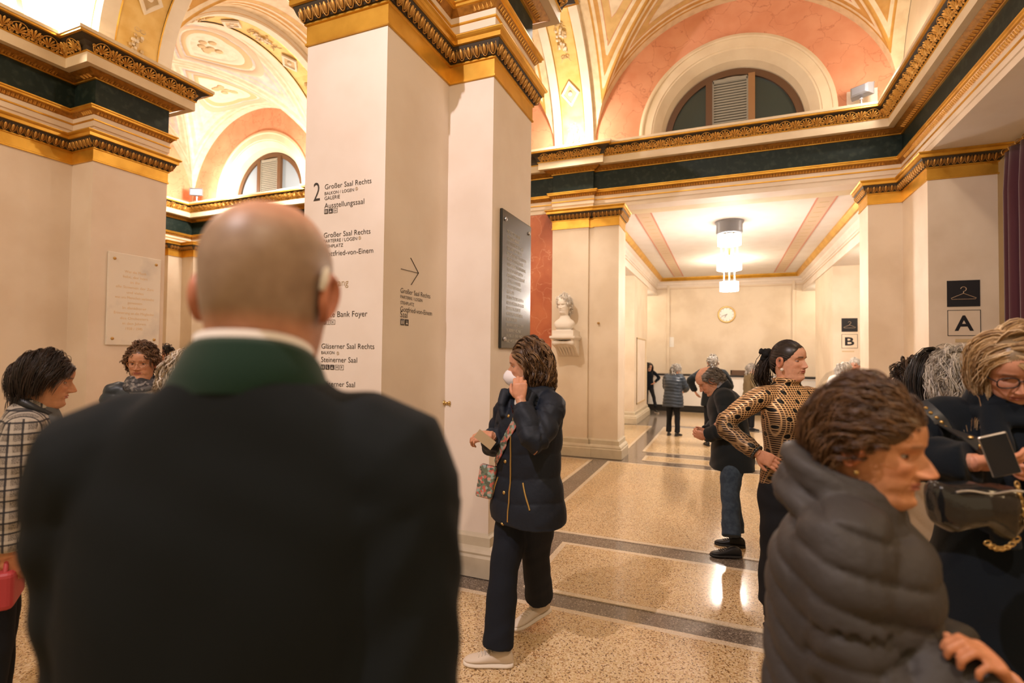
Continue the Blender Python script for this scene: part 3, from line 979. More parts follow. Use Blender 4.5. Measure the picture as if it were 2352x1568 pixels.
# cloakroom signs
def hanger_sign(name, x0, x1, z0, z1, Y, lab):
    r = empty(name, label=lab, cat='sign')
    q = MB(); q.box(x0, x1, Y-.006, Y, z0, z1); q.build('panel', M['sign_black'], r)
    w_, h_ = x1-x0, z1-z0
    def P(a, b): return (x0+w_*a, Y-.007, z0+h_*b)
    q = MB()
    q.tube([P(.5, .50), P(.88, .32), P(.86, .28), P(.14, .28), P(.12, .32), P(.5, .50)], w_*.031, 8, flat=.3)
    hook = [P(.5, .50), P(.5, .575)]+[P(.5+.085*math.sin(a), .665-.085*w_/h_*math.cos(a)*1.0) for a in np.linspace(.5, 4.6, 12)]
    q.tube(hook, w_*.031, 8, flat=.3)
    q.build('hanger_symbol', M['band_paint'], r)
    return r
def letter_sign(name, ch, x0, x1, z0, z1, Y, lab):
    r = empty(name, label=lab, cat='sign')
    q = MB(); t = .006
    q.box(x0, x1, Y-.003, Y, z0, z1, M['wall'])
    q.build('panel', None, r)
    q = MB()
    for b in ((x0, x1, z0, z0+t), (x0, x1, z1-t, z1), (x0, x0+t, z0, z1), (x1-t, x1, z0, z1)):
        q.box(b[0], b[1], Y-.0045, Y-.002, b[2], b[3], M['sign_black'])
    q.build('border', None, r)
    lettering(ch, M['sign_black'], ((x0+x1)/2, Y-.003, z0+(z1-z0)*.21), XR, width=(x1-x0)*.58, height=(z1-z0)*.59, parent=r, align='c', bold=True, lift=.002)
    return r
hanger_sign('cloakroom_sign', 2.270, 2.558, 2.138, 2.424, 7.109, 'black cloakroom sign with a hanger symbol above the letter A')
letter_sign('letter_sign', 'A', 2.272, 2.563, 1.817, 2.100, 7.109, 'large framed letter A on the right pier')
hanger_sign('cloakroom_sign', 2.172, 2.446, 2.095, 2.365, 12.149, 'smaller-looking black hanger sign above the letter B in the far corridor')
letter_sign('letter_sign', 'B', 2.171, 2.446, 1.765, 2.045, 12.149, 'framed letter B on the far corridor pier')
for a, b, Y, lb in (((2194, 779), (2235, 786), 7.109, 'small grey text strip below the letter A'), ((1934, 806), (1962, 808), 12.149, 'thin grey text strip below the letter B')):
    A, B = on_y(*a, Y), on_y(*b, Y)
    q = MB(); q.box(A.x, B.x, Y-.004, Y, min(A.z, B.z), max(A.z, B.z)+.004)
    tag(q.build('text_strip', M['shade_relief']), lb, 'sign')
for (a, b, Y, nm, lb) in (((1480, 778), (1492, 803), 14.5, 'paper_notice', 'small white paper notice on the far corridor wall behind the left pier'),):
    A, B = on_y(*a, Y), on_y(*b, Y)
q = MB(); q.box(-1.60, -1.42, 16.385, 16.399, 1.85, 2.15)
tag(q.build('paper_notice', M['white_paint']), 'small white paper notice on the far corridor wall beside the left pier', 'notice')
# brass hooks
for px, py, kind, v, lb in ((1030, 658, 'y', 3.37, 'upper brass rope hook in the corner of the centre pillar'), (1020, 925, 'y', 3.37, 'lower brass rope hook in the corner of the centre pillar'), (163, 696, 'x', -6.58, 'brass rope hook on the left pillar left of the white tablet'), (1375, 742, 'y', 7.93, 'brass rope hook on the pilaster right of the bust'), (2079, 737, 'y', 7.99, 'brass rope hook on the right pier')):
    p = on_y(px, py, v) if kind == 'y' else on_x(px, py, v)
    if kind == 'y' and v == 3.37:
        p = on_x(px, py, -1.91)
        kind = 'x'
    q = MB()
    d = Vector((0, -1, 0)) if kind == 'y' else Vector((1, 0, 0))
    T = Matrix.Translation(p) @ d.to_track_quat('Z', 'Y').to_matrix().to_4x4()
    q.lathe([(.018, 0), (.018, .006), (.008, .008), (.008, .035), (.015, .040), (.015, .05), (0, .054)], 12, M['brass'], T=T)
    tag(q.build('rope_hook', None, None, True), lb, 'hook')

# chandelier
ch = empty('chandelier', (.073, 9.8, CZ), label='tiered glass chandelier glowing in the corridor beyond the opening', cat='chandelier')
def chpart(name, mb, m=None, smooth=False):
    return mb.build(name, m, ch, smooth)
q = MB(); q.lathe([(.0, 0), (.235, 0), (.235, -.03), (.215, -.05), (.215, -.20), (.20, -.22), (0, -.22)], 32, M['lamp_grey']); chpart('ceiling_plate', q, None, True)
for tier, (z, r, n, bw, bh) in enumerate(((-.33, .155, 8, .105, .17), (-.74, .165, 8, .115, .22), (-1.14, .115, 6, .10, .155))):
    for k in range(n):
        a = 2*PI*k/n
        T = Matrix.Rotation(a, 4, 'Z') @ Matrix.Translation((r, 0, z))
        q = MB(); q.box(-.03, .035, -bw/2, bw/2, -bh/2, bh/2, None, T)
        o = chpart('glass_block', q, M['frosted'])
    for k in range(n):
        q = MB()
        a = 2*PI*(k+.5)/n
        zt = -.22 if tier == 0 else z+.42
        q.tube([(r*.85*math.cos(a), r*.85*math.sin(a), z+bh/2-.02), (r*.85*math.cos(a), r*.85*math.sin(a), min(zt, -.2))], .009, 6)
        chpart('rod', q, M['frosted'] if tier else M['brass'])
    q = MB(); q.lathe([(r*.9, z+bh/2-.01), (r*1.05, z+bh/2-.01), (r*1.05, z+bh/2+.012), (r*.9, z+bh/2+.012)], 24); chpart('ring', q, M['brass'])
q = MB(); q.tube([(0, 0, -.2), (0, 0, -1.16)], .012, 8); chpart('stem', q, M['brass'])
lamp('POINT', 'chandelier_glow', (.073, 9.8, 3.18), 150, (1, .88, .80), None, .22)
lamp('POINT', 'chandelier_glow', (.073, 9.8, 2.60), 110, (1, .88, .80), None, .22)
for (x, y) in ((.07, 13.6), (-2.6, 10.3), (2.7, 10.3), (-2.6, 15.3), (2.7, 15.3)):
    lamp('POINT', 'corridor_lamp', (x, y, 3.2 if abs(x) > 1 else 3.4), 60 if abs(x) < 1 else 26, (1, .86, .68), None, .2)

# clock
ck = empty('wall_clock', (.053, 16.4, 2.805), label='round white wall clock in a gilt ring on the far corridor wall', cat='clock')
T = Matrix.Rotation(PI/2, 4, 'X')
q = MB(); q.lathe([(.24, 0), (.245, .03), (.235, .045), (.20, .04), (.20, .01)], 40, None, T=T); q.build('rim', M['brass'], ck, True)
q = MB(); q.lathe([(.205, 0), (.205, .025), (0, .026)], 40, None, T=T); q.build('dial', M['clock_face'], ck)
for k in range(12):
    q = MB()
    q.box(-.005, .005, -.030, -.026, .16, .19, None, Matrix.Rotation(k*PI/6, 4, 'Y'))
    q.build('hour_mark', M['sign_black'], ck)
for a, l, nm in ((math.radians(212), .10, 'hour_hand'), (math.radians(250), .15, 'minute_hand')):
    q = MB(); q.box(-.006, .006, -.034, -.031, -.02, l, None, Matrix.Rotation(a, 4, 'Y')); q.build(nm, M['sign_black'], ck)

# cloakroom counter
ct = empty('cloakroom_counter', (0, 15.6, 0), label='long white counter with black top edge and black base at the corridor end', cat='counter')
for nm, b, m in (('front_panel', (-3.2, 2.6, 0, .3, .17, 1.02), 'white_paint'), ('base_board', (-3.2, 2.6, .03, .3, 0, .17), 'black_rail'), ('counter_top', (-3.22, 2.62, -.04, .4, 1.02, 1.065), 'black_rail'), ('edge_rail', (-3.2, 2.6, -.02, .0, .97, .99), 'pink_white')):
    q = MB(); q.box(*b, M[m]); o = q.build(nm, None, ct); bv = o.modifiers.new('b', 'BEVEL'); bv.width = .006
q = MB(); q.box(.15, .75, 15.62, 15.9, 1.066, 1.10, M['wood']); q.box(.15, .75, 15.62, 15.64, 1.10, 1.20, M['wood']); q.box(.15, .75, 15.88, 15.9, 1.10, 1.20, M['wood']); q.box(.15, .18, 15.62, 15.9, 1.10, 1.20, M['wood'])
tag(q.build('coat_tray'), 'low brown wooden tray on the corridor-end counter', 'tray')
q = MB(); q.box(.42, .70, 15.555, 15.558, .55, .93, M['white_paint'])
tag(q.build('paper_notice'), 'white sheet taped to the front of the corridor-end counter', 'notice')

# flood lamps on the cornices
def flood_lamp(px, py, Y, yaw, label):
    p = on_y(px, py, Y)
    r = empty('flood_lamp', (p.x, Y, 4.79), yaw, label=label, cat='lamp')
    q = MB(); q.box(-.05, .05, -.05, .05, 0, .015); q.tube([(0, 0, .01), (0, 0, .09)], .014, 8); q.ball((0, 0, .10), .026, None, 10, 7); q.build('foot', M['chrome'], r, True)
    q = MB()
    q.grid([[(x*k, y, z*k+.20) for x, z in ((-.13, -.075), (.13, -.075), (.13, .075), (-.13, .075))] for y, k in ((.07, .6), (.05, .8), (-.03, 1), (-.05, 1))], None, closed_u=True)
    q.cap([(x*.6, .07, z*.6+.20) for x, z in ((-.13, -.075), (.13, -.075), (.13, .075), (-.13, .075))])
    q.build('housing', M['lamp_grey'], r)
    q = MB(); q.box(-.12, .12, -.047, -.042, .135, .265); q.build('glass', M['glass_blue'], r)
    q = MB(); q.box(-.135, .135, -.058, -.045, .27, .285); q.build('visor', M['chrome'], r)
    return r
f1 = flood_lamp(1978, 205, 7.78, 2.5, 'grey flood lamp on the gilded cornice right of the lunette window')
q = MB(); q.box(1.50, 1.84, 7.97, 8.015, 4.78, 5.09, M['pink_white'])
tag(q.build('junction_box'), 'flat cream junction box on the salmon wall behind the flood lamp', 'box')
flood_lamp(452, 458, 7.75, .5, 'pale flood lamp on the cornice below the left lunette')
def uplight(x, y, lab):
    r = empty('cornice_uplight', (x, y, 4.79), label=lab, cat='lamp', group='small up-lights on the cornices')
    q = MB(); q.lathe([(.05, 0), (.05, .03), (.02, .035), (.02, .06), (.05, .07), (.06, .12), (.055, .12), (.04, .08)], 16); q.build('housing', M['lamp_grey'], r, True)
    q = MB(); q.lathe([(.0, .10), (.052, .11), (0, .115)], 16); q.build('bulb', M['frosted'], r, True)
uplight(-2.22, 7.74, 'small lit up-light at the foot of the gold arch above the bust pilaster')

# curtain
q = MB()
ys = np.linspace(5.2, 7.0, 120)
rows = []
for z in (0.02, 1.2, 2.4, 3.3, 3.72):
    rows.append([(2.735+.05*math.sin(y*38+.3*math.sin(y*5))*(1 if z < 3.4 else .6)+.02*math.sin(y*11), y, z) for y in ys])
q.grid(rows)
cu = empty('curtain', (0, 0, 0), label='tall burgundy velvet curtain at the right edge beside the letter A pier', cat='curtain')
o = q.build('cloth', M['velvet'], cu, True)
sm = o.modifiers.new('s', 'SOLIDIFY'); sm.thickness = .012
q = MB(); q.tube([(2.735, 5.1, 3.75), (2.735, 7.09, 3.75)], .02, 10); q.build('rod', M['brass'], cu, True)
q = MB()
for k in range(14):
    q.tube([(2.735+.03*math.cos(a), 5.2+k*.137, 3.75+.035*math.sin(a)) for a in np.linspace(0, 6.28, 10)], .004, 4)
tag(q.build('curtain_rings', M['brass'], cu), kind='stuff')
# ================================================================ PEOPLE: heads, hands, bodies, clothes, hair
def crv(x, xs, ys):
    """smooth interpolation through a table (monotone-ish cubic)"""
    xs = np.asarray(xs, float); ys = np.asarray(ys, float)
    m = np.gradient(ys, xs)
    i = np.clip(np.searchsorted(xs, x)-1, 0, len(xs)-2)
    h = xs[i+1]-xs[i]
    t = np.clip((x-xs[i])/h, 0, 1)
    return (2*t**3-3*t**2+1)*ys[i]+(t**3-2*t**2+t)*h*m[i]+(-2*t**3+3*t**2)*ys[i+1]+(t**3-t**2)*h*m[i+1]
def sst(a, b, x):
    t = np.clip((x-a)/(b-a), 0, 1)
    return t*t*(3-2*t)
def ga(x, s):
    return np.exp(-(x/s)**2)
HW = ([-.15, -.09, -.05, -.02, 0, .02, .04, .06, .08, .10, .12, .15, .18, .2, .215, .226, .232], [.070, .056, .053, .0535, .0555, .058, .061, .065, .069, .0715, .0735, .0755, .070, .0595, .0455, .027, .0005])
HF = ([-.15, -.09, -.05, -.03, -.018, -.008, 0, .008, .016, .028, .036, .046, .056, .066, .08, .1, .118, .13, .14, .155, .17, .185, .2, .213, .224, .232], [.050, .036, .032, .037, .050, .068, .079, .085, .0865, .0835, .084, .087, .088, .0865, .087, .087, .0875, .0925, .095, .0955, .092, .0845, .072, .055, .034, .0005])
HB = ([-.15, -.09, -.05, -.02, 0, .02, .04, .06, .09, .12, .15, .18, .2, .213, .224, .232], [.088, .076, .067, .065, .066, .070, .076, .084, .096, .102, .101, .090, .074, .056, .034, .0005])
def head_xy(u, z, P):
    """skull surface: u angle from the nose (0 = front, +pi/2 = the person's right), z above the chin"""
    wd = crv(z, *HW)*(1+(P.get('jaw', 1)-1)*sst(.12, .03, z))
    neck = sst(.0, -.06, z)
    wd = wd*(1+(P.get('neck', 1)-1)*neck)
    f = crv(z, *HF); b = crv(z, *HB)
    f = f*(1+(P.get('neck', 1)-1)*neck); b = b*(1+(P.get('neck', 1)-1)*neck)
    s, c = np.sin(u), np.cos(u)
    pt = .45*sst(.05, .005, z)*sst(-.03, .0, z)
    x = wd*s*np.abs(s)**(pt*(c > 0))
    y = np.where(c > 0, f*np.abs(c)**.92, -b*np.abs(c)**.95)
    fr = sst(.05, .5, c)
    N = P.get('nose', 1)
    A = np.interp(z, [.056, .0635, .068, .073, .079, .087, .102, .116, .128], [0, .0015, .015, .024, .0262, .0225, .0145, .005, 0])*N
    sg = np.interp(z, [.06, .072, .08, .1, .12], [.0125, .0115, .0095, .0075, .0075])
    y = y+fr*A*ga(x, sg)
    for sd in (-1, 1):
        y = y+fr*.0095*N*ga(x-sd*.0125, .0062)*ga(z-.0725, .0062)
        y = y-fr*.0135*ga(x-sd*.0315, .0155)*ga(z-.1115, .0110)
        y = y+fr*.0042*ga(x-sd*.030, .020)*ga(z-.1315, .0068)*P.get('brow', 1)
        y = y+fr*.0048*ga(x-sd*.044, .017)*ga(z-.087, .015)*P.get('cheek', 1)
        a = P.get('age', 0)
        if a:
            t = np.clip(((x-sd*.017)*sd*.013+(z-.071)*-.034)/(.013**2+.034**2), 0, 1)
            dx = x-sd*(.017+.013*t); dz = z-(.071-.034*t)
            y = y-fr*.0030*a*np.exp(-(dx*dx+dz*dz)/.0032**2)
            y = y-fr*.0022*a*ga(x-sd*.031, .014)*ga(z-.0985, .0028)
            y = y-fr*.0022*a*ga(x-sd*.026, .006)*ga(z-.030, .012)
            x = x+sd*fr*.004*a*ga(z-.030, .016)*sst(.03, .05, np.abs(x))
    y = y+fr*(.0052*ga(x, .016)*ga(z-.0535, .0042)+.0060*ga(x, .015)*ga(z-.0445, .0044)-.0058*ga(x, .021)*ga(z-.0490, .0016)-.0022*ga(x, .012)*ga(z-.0375, .004))
    y = y+fr*.0035*ga(x, .013)*ga(z-.014, .010)-fr*.0012*ga(x, .003)*ga(z-.060, .006)
    return x, y
def head_arrays(P, nu=120, nv=120):
    t = np.linspace(-1, 1, nu, endpoint=False)
    u = PI*(t-.42*np.sin(PI*t)/PI)          # denser at the face
    zs = np.concatenate([[.232, .2305, .2285], np.linspace(.225, .15, int(nv*.2)), np.linspace(.148, .03, int(nv*.58)), np.linspace(.028, -.02, int(nv*.22)), np.linspace(-.03, -.15, 10)])
    Ug, Zg = np.meshgrid(u, zs)
    x, y = head_xy(Ug, Zg, P)
    return np.stack([x, y, Zg], -1)
def skin_colors(co, P):
    x, y, z = co[:, 0], co[:, 1], co[:, 2]
    base = np.array(P.get('skin', (.62, .36, .24)))
    col = np.repeat(base[None], len(co), 0)
    def mix(c, k):
        nonlocal col
        col = col*(1-k[:, None])+np.array(c)*k[:, None]
    fr = (y > .04)
    red = base*np.array([.98, .78, .72])
    for sd in (-1, 1):
        mix(red, .6*ga(x-sd*.042, .020)*ga(z-.08, .018)*fr)
        mix(P.get('browcol', (.10, .06, .04)), P.get('browk', .8)*ga(z-(.1335-.09*np.abs(x-sd*.028)), .0044)*sst(.046, .040, np.abs(x))*sst(.010, .016, np.abs(x))*(np.sign(x) == sd)*fr)
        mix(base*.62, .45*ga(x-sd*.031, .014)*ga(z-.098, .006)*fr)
        mix((.10, .03, .02), .9*ga(x-sd*.0085, .0040)*ga(z-.0672, .0028)*fr)
    mix(red, .5*ga(x, .014)*ga(z-.076, .012)*fr)
    lip = P.get('lips', (.42, .13, .10))
    k = sst(.0245, .019, np.abs(x))*fr
    mix(lip, .85*k*sst(.0585, .0565, z+.05*np.abs(x))*sst(.0385, .0405, z-.08*np.abs(x)))
    mix((.12, .03, .025), .9*k*ga(z-.0490, .0012))
    mix(red, np.clip(sst(-.01, -.06, z), 0, 1)*.35)
    if P.get('stubble'):
        c, lo = P['stubble']
        crown = sst(.215, .155, z+.35*np.maximum(y, -.03)*1.0)
        k = sst(.055, .085, z+.35*np.maximum(y, 0)*0)*crown*sst(.055, .02, y)
        mix(c, lo*k)
    return np.clip(col, 0, 1)
def ear_arrays(side, sc=1.0):
    """one ear as a curled dish: rim, inner fold, lobe"""
    n, k = 22, 7
    V = []
    for j in range(k):
        r = (1, .97, .84, .70, .5, .28, .05)[j]
        h = (-.004, .006, .0085, .004, .002, .0015, .002)[j]
        row = []
        for i in range(n):
            a = 2*PI*i/n
            ez = .0325*math.cos(a); ey = -.019*math.sin(a)*(1-.25*math.cos(a+PI))
            lobe = .85 if math.cos(a) < -.6 else 1
            row.append((side*(h+.010*max(0, math.sin(a))*r), ey*r*lobe, ez*r))
        V.append(row)
    V = np.array(V)*sc
    A = side*math.radians(-20)
    R = np.array(Matrix.Rotation(A, 3, 'Z') @ Matrix.Rotation(math.radians(-12), 3, 'X'))
    V = V @ R.T
    return V+np.array([side*.0765, -.008, .104])
def add_grid(mb, P, flip=False, m=None, cu=True):
    mb.grid([[tuple(p) for p in row] for row in P], m, closed_u=cu, flip=flip)

def to_obj(name, co, faces, mats, parent, cols=None, smooth=True, mi=None):
    me = bpy.data.meshes.new(name)
    me.from_pydata([tuple(c) for c in co], [], faces)
    for m in mats:
        me.materials.append(m)
    if cols is not None:
        at = me.attributes.new('Col', 'FLOAT_COLOR', 'POINT')
        c4 = np.ones((len(co), 4), np.float32); c4[:, :3] = cols
        at.data.foreach_set('color', c4.ravel())
    if smooth:
        me.polygons.foreach_set('use_smooth', [True]*len(me.polygons))
    if mi is not None:
        me.polygons.foreach_set('material_index', mi)
    me.update()
    o = bpy.data.objects.new(name, me)
    C.objects.link(o)
    if parent:
        o.parent = parent
    return o
def remesh(mb, voxel, smooth=4, fac=.5):
    o = mb.build('tmp')
    r = o.modifiers.new('r', 'REMESH'); r.mode = 'VOXEL'; r.voxel_size = voxel
    if smooth:
        s = o.modifiers.new('s', 'SMOOTH'); s.factor = fac; s.iterations = smooth
    dg = bpy.context.evaluated_depsgraph_get()
    ev = o.evaluated_get(dg)
    me = bpy.data.meshes.new_from_object(ev)
    me0 = o.data
    bpy.data.objects.remove(o)
    bpy.data.meshes.remove(me0)
    me.polygons.foreach_set('use_smooth', [True]*len(me.polygons))
    return me
def me_co(me):
    a = np.empty(len(me.vertices)*3, np.float32); me.vertices.foreach_get('co', a)
    return a.reshape(-1, 3).astype(float)
def me_no(me):
    a = np.empty(len(me.vertices)*3, np.float32); me.vertices.foreach_get('normal', a)
    return a.reshape(-1, 3).astype(float)
def set_co(me, co):
    me.vertices.foreach_set('co', co.astype(np.float32).ravel()); me.update()

# ---- skin, cloth, hair materials
def attr_material(name, rough=.5, sss=0., noise=0., bump=None, spec=.4, sheen=0):
    m = mat(name, (.5, .5, .5), rough, spec=spec, bump=bump, sheen=sheen)
    at = nd(m, 'ShaderNodeAttribute', attribute_name='Col')
    out = at.outputs['Color']
    if noise:
        tc = nd(m, 'ShaderNodeTexCoord'); n = nd(m, 'ShaderNodeTexNoise'); n.inputs['Scale'].default_value = 45; n.inputs['Detail'].default_value = 4
        lk(m, tc.outputs['Object'], n.inputs['Vector'])
        r = ramp(m, [(.3, (1-noise, 1-noise*1.3, 1-noise*1.4)), (.7, (1+noise*.5, 1+noise*.4, 1+noise*.4))]); lk(m, n.outputs['Fac'], r.inputs[0])
        mx = nd(m, 'ShaderNodeMixRGB', blend_type='MULTIPLY'); mx.inputs[0].default_value = 1
        lk(m, out, mx.inputs[1]); lk(m, r.outputs[0], mx.inputs[2]); out = mx.outputs[0]
    lk(m, out, bsdf(m).inputs['Base Color'])
    if sss:
        b = bsdf(m)
        b.inputs['Subsurface Weight'].default_value = sss
        b.inputs['Subsurface Radius'].default_value = (.012, .005, .003)
        b.inputs['Subsurface Scale'].default_value = .5
    return m
M['skin'] = attr_material('skin', .46, .12, .14, (260, .12, .001))
M['hair'] = attr_material('hair', .38, spec=.5)
M['sclera'] = mat('eye_white', (.40, .34, .31), .25)
M['iris'] = mat('eye_iris', (.05, .03, .02), .12)
M['pupil'] = mat('eye_pupil', (.005, .005, .005), .08)

def rot3(yaw, pitch, roll):
    """yaw + turns to the person's left, pitch + looks down, roll + tilts towards the right shoulder"""
    return np.array(Matrix.Rotation(yaw, 3, 'Z') @ Matrix.Rotation(-pitch, 3, 'X') @ Matrix.Rotation(roll, 3, 'Y'))

class Person:
    def __init__(s, loc, rz, S=1.68, female=True, label='', group=None, lean=0, hunch=0, head=(0, 0, 0), face=None, build=1.0, detail=1.0, hs=None):
        s.S, s.female, s.lean, s.hunch, s.w, s.det = S, female, math.radians(lean), math.radians(hunch), build, detail
        s.root = empty('person', (loc[0], loc[1], loc[2] if len(loc) > 2 else 0), math.radians(rz), label=label, cat='person', group=group)
        s.P = dict(face or {})
        s.hs = hs or (.97 if female else 1.03)
        k = S/1.7
        s.k = k
        s.shx = (.162 if female else .182)*k*(.5+.5*build)
        s.Rh = rot3(*[math.radians(a) for a in head])
        s.arms = []
        s.body = MB()
        s.neck0 = np.array([0, -.022*k, S-.232*s.hs-.035*s.hs])
        s.neck = s.bend(s.neck0[None])[0]
    def bend(s, p):
        p = np.array(p, float)
        for ang, z0, z1, yc in ((s.hunch, .66*s.S, .86*s.S, -.01), (s.lean, .50*s.S, .66*s.S, 0)):
            if not ang: continue
            wgt = sst(z0, z1, p[:, 2])*ang
            dy, dz = p[:, 1]-yc, p[:, 2]-z0
            c, sn = np.cos(wgt), np.sin(wgt)
            up = p[:, 2] > z0
            ny = yc+dy*c+dz*sn; nz = z0-dy*sn+dz*c
            p[:, 1] = np.where(up, ny, p[:, 1]); p[:, 2] = np.where(up, nz, p[:, 2])
        return p
    def hl(s, co):
        """head-local coordinates -> person coordinates (neck follows the torso)"""
        co = np.asarray(co, float)
        sh = co.shape
        c = co.reshape(-1, 3)
        piv = np.array([0, -.022, -.035])
        q = (c-piv)*s.hs
        tors = np.array(Matrix.Rotation(-(s.lean+s.hunch), 3, 'X'))
        a = q @ s.Rh.T
        b = q @ tors.T
        wgt = sst(-.10, .02, c[:, 2])[:, None]
        return (s.neck+a*wgt+b*(1-wgt)).reshape(sh)
    # -- skin of head and neck, ears, lids; eyes are parts
    def head(s):
        d = s.det
        G = head_arrays(s.P, int(46+56*d), int(46+56*d))
        nv, nu = G.shape[:2]
        V = [G.reshape(-1, 3)]
        F = [(i*nu+j, i*nu+(j+1) % nu, (i+1)*nu+(j+1) % nu, (i+1)*nu+j) for i in range(nv-1) for j in range(nu)]
        cnt = nv*nu
        cols = [skin_colors(V[0], s.P)]
        base = np.array(s.P.get('skin', (.62, .36, .24)))
        for sd in (-1, 1):
            E = ear_arrays(sd, s.P.get('ear', 1))
            k, n = E.shape[:2]
            V.append(E.reshape(-1, 3))
            F += [tuple(cnt+q for q in ((i*n+j, i*n+(j+1) % n, (i+1)*n+(j+1) % n, (i+1)*n+j)[::(1 if sd > 0 else -1)])) for i in range(k-1) for j in range(n)]
            cc = np.repeat(base[None]*np.array([.95, .74, .68]), k*n, 0)
            cc[3*n:] *= .82
            cols.append(cc)
            cnt += k*n
        ec = np.array([.0315, .0622, .1115])
        for sd in (-1, 1):
            for e0, e1 in ((s.P.get('lid', 10), 80), (-80, -20)):
                n, k = 14, 7
                L = []
                for i in range(k):
                    el = math.radians(e0+(e1-e0)*i/(k-1))
                    for j in range(n):
                        az = math.radians(-82+164*j/(n-1))
                        elv = el*(1-.30*(az/1.43)**2) if (i == 0 and e0 > 0) or (i == k-1 and e0 < 0) else el
                        r = .0132
                        L.append((sd*ec[0]+r*math.cos(elv)*math.sin(az), ec[1]+r*math.cos(elv)*math.cos(az), ec[2]+r*math.sin(elv)))
                V.append(np.array(L))
                F += [(cnt+i*n+j, cnt+i*n+j+1, cnt+(i+1)*n+j+1, cnt+(i+1)*n+j) for i in range(k-1) for j in range(n-1)]
                cc = np.repeat(base[None]*np.array([.90, .78, .74]), n*k, 0)
                if e0 > 0:
                    cc[:n] = (.06, .035, .025)
                cols.append(cc)
                cnt += n*k
        s.skinV, s.skinF, s.skinC = [s.hl(np.concatenate(V))], F, [np.concatenate(cols)]
        if d > .3:
            for sd in (-1, 1):
                q = MB()
                gz, gp = s.P.get('gaze', (0, 0))
                Rg = np.array(Matrix.Rotation(math.radians(gz), 3, 'Z') @ Matrix.Rotation(math.radians(gp), 3, 'X'))
                prof = [(0, -.0120), (.006, -.0104), (.0104, -.006), (.012, 0), (.0104, .006), (.0072, .0096), (.0056, .0106), (.0026, .01172), (0, .012)]
                n = 16
                rings = []
                for r, h in prof:
                    rings.append([tuple(s.hl((np.array([sd*ec[0], ec[1], ec[2]])+Rg @ np.array([r*math.cos(2*PI*i/n), h, r*math.sin(2*PI*i/n)]))[None])[0]) for i in range(n)])
                for i in range(len(rings)-1):
                    q.grid([rings[i], rings[i+1]], M['pupil'] if i >= 7 else (M['iris'] if i >= 6 else M['sclera']), closed_u=True)
                q.build('eye', None, s.root, True)
        return s
    # -- arms: shoulder to hand
    def arm(s, side, hand, pole=(0, -1, -.3), palm=None, curl=(.5, .5, .5, .5), thumb=.4, dirv=None, show_hand=True, wrist_bend=None, spread=.0, hk=1.0):
        """side +1 = right.  hand = wrist target in person coordinates"""
        k = s.k
        sh = s.bend(np.array([[side*s.shx, -.012*k, .812*s.S]]))[0]
        sh = Vector(sh)
        W = Vector(hand)
        l1, l2 = .176*s.S, .152*s.S
        d = W-sh
        D = min(d.length, (l1+l2)*.995)
        d.normalize()
        W = sh+d*D
        a = (l1*l1-l2*l2+D*D)/(2*D)
        h = math.sqrt(max(0, l1*l1-a*a))
        pv = Vector(pole); pv = (pv-d*pv.dot(d)).normalized()
        E = sh+d*a+pv*h
        s.arms.append((side, sh, E, W))
        if not show_hand:
            return s
        fd = Vector(dirv).normalized() if dirv is not None else (W-E).normalized()
        pn = Vector(palm) if palm is not None else Vector((-side, 0, 0))
        pn = (pn-fd*pn.dot(fd)).normalized()
        tx = fd.cross(pn)*(-side)      # thumb side
        hk = hk*(.93 if s.female else 1.03)*(.4+.6*k)
        def HP(x, y, z):                # x thumb side, y out of the palm, z along the fingers
            return W+tx*(x*hk)+pn*(y*hk)+fd*(z*hk)
        q = MB()
        seg = 12
        # forearm and palm
        fe = [W+(E-W)*t for t in (.55, .3, .12, .03)]
        q.tube(fe+[HP(0, 0, .010)], [.036*k, .032*k, .027*k, .0255*k, .025*k], seg)
        rows = []
        for z, wx, wy, cx in ((-.012, .026, .020, 0), (.010, .029, .018, .001), (.035, .038, .0165, .003), (.062, .042, .0145, .001), (.082, .041, .0125, -.001), (.092, .036, .010, -.001)):
            rows.append([HP(cx+wx*math.copysign(abs(math.cos(t))**.75, math.cos(t)), wy*math.copysign(abs(math.sin(t))**.8, math.sin(t)), z) for t in np.linspace(0, 2*PI, 16, endpoint=False)])
        q.loft(rows)
        roots = ((.030, .078, .0092), (.010, .086, .0097), (-.011, .083, .0092), (-.030, .073, .0080))
        lens = ((.042, .025, .020), (.046, .029, .021), (.042, .026, .021), (.033, .019, .018))
        for f in range(4):
            x0, z0, r = roots[f]
            ang, p = curl[f]*.55, Vector((x0*.9, 0, z0-.022))
            pts, rr = [p.copy(), Vector((x0, .001, z0))], [r*1.0, r*1.08]
            sx = spread*(1.5-f)*.10
            p = Vector((x0, .001, z0))
            for i, l in enumerate(lens[f]):
                mid = p+Vector((sx*l, math.sin(ang)*l*.5, math.cos(ang)*l*.5))
                p = p+Vector((sx*l, math.sin(ang)*l, math.cos(ang)*l))
                pts += [mid, p.copy()]
                rr += [r*(.94-.06*i), r*(.98-.08*i)]
                ang += curl[f]*(.95 if i == 0 else .7)
            rr[-1] = r*.62
            q.tube([HP(*v) for v in pts], rr if False else [x_*hk for x_ in rr], 10)
        ta = thumb
        pts = [Vector((.014, .004, .012)), Vector((.034, .010, .030))]
        p = pts[-1].copy()
        dirs = [Vector((.62, .25+.3*ta, .72)), Vector((.30-.35*ta, .25+.55*ta, .9)), Vector((.12-.5*ta, .2+.6*ta, .95))]
        for l, dv in zip((.026, .030, .024), dirs):
            p = p+dv.normalized()*l
            pts.append(p.copy())
        q.tube([HP(*v) for v in pts], [.0145*hk, .0145*hk, .0118*hk, .0112*hk, .0072*hk], 10)
        me = remesh(q,   .0037 if s.det >= .9 else (.0048 if s.det > .4 else .007), 2)
        co = me_co(me)
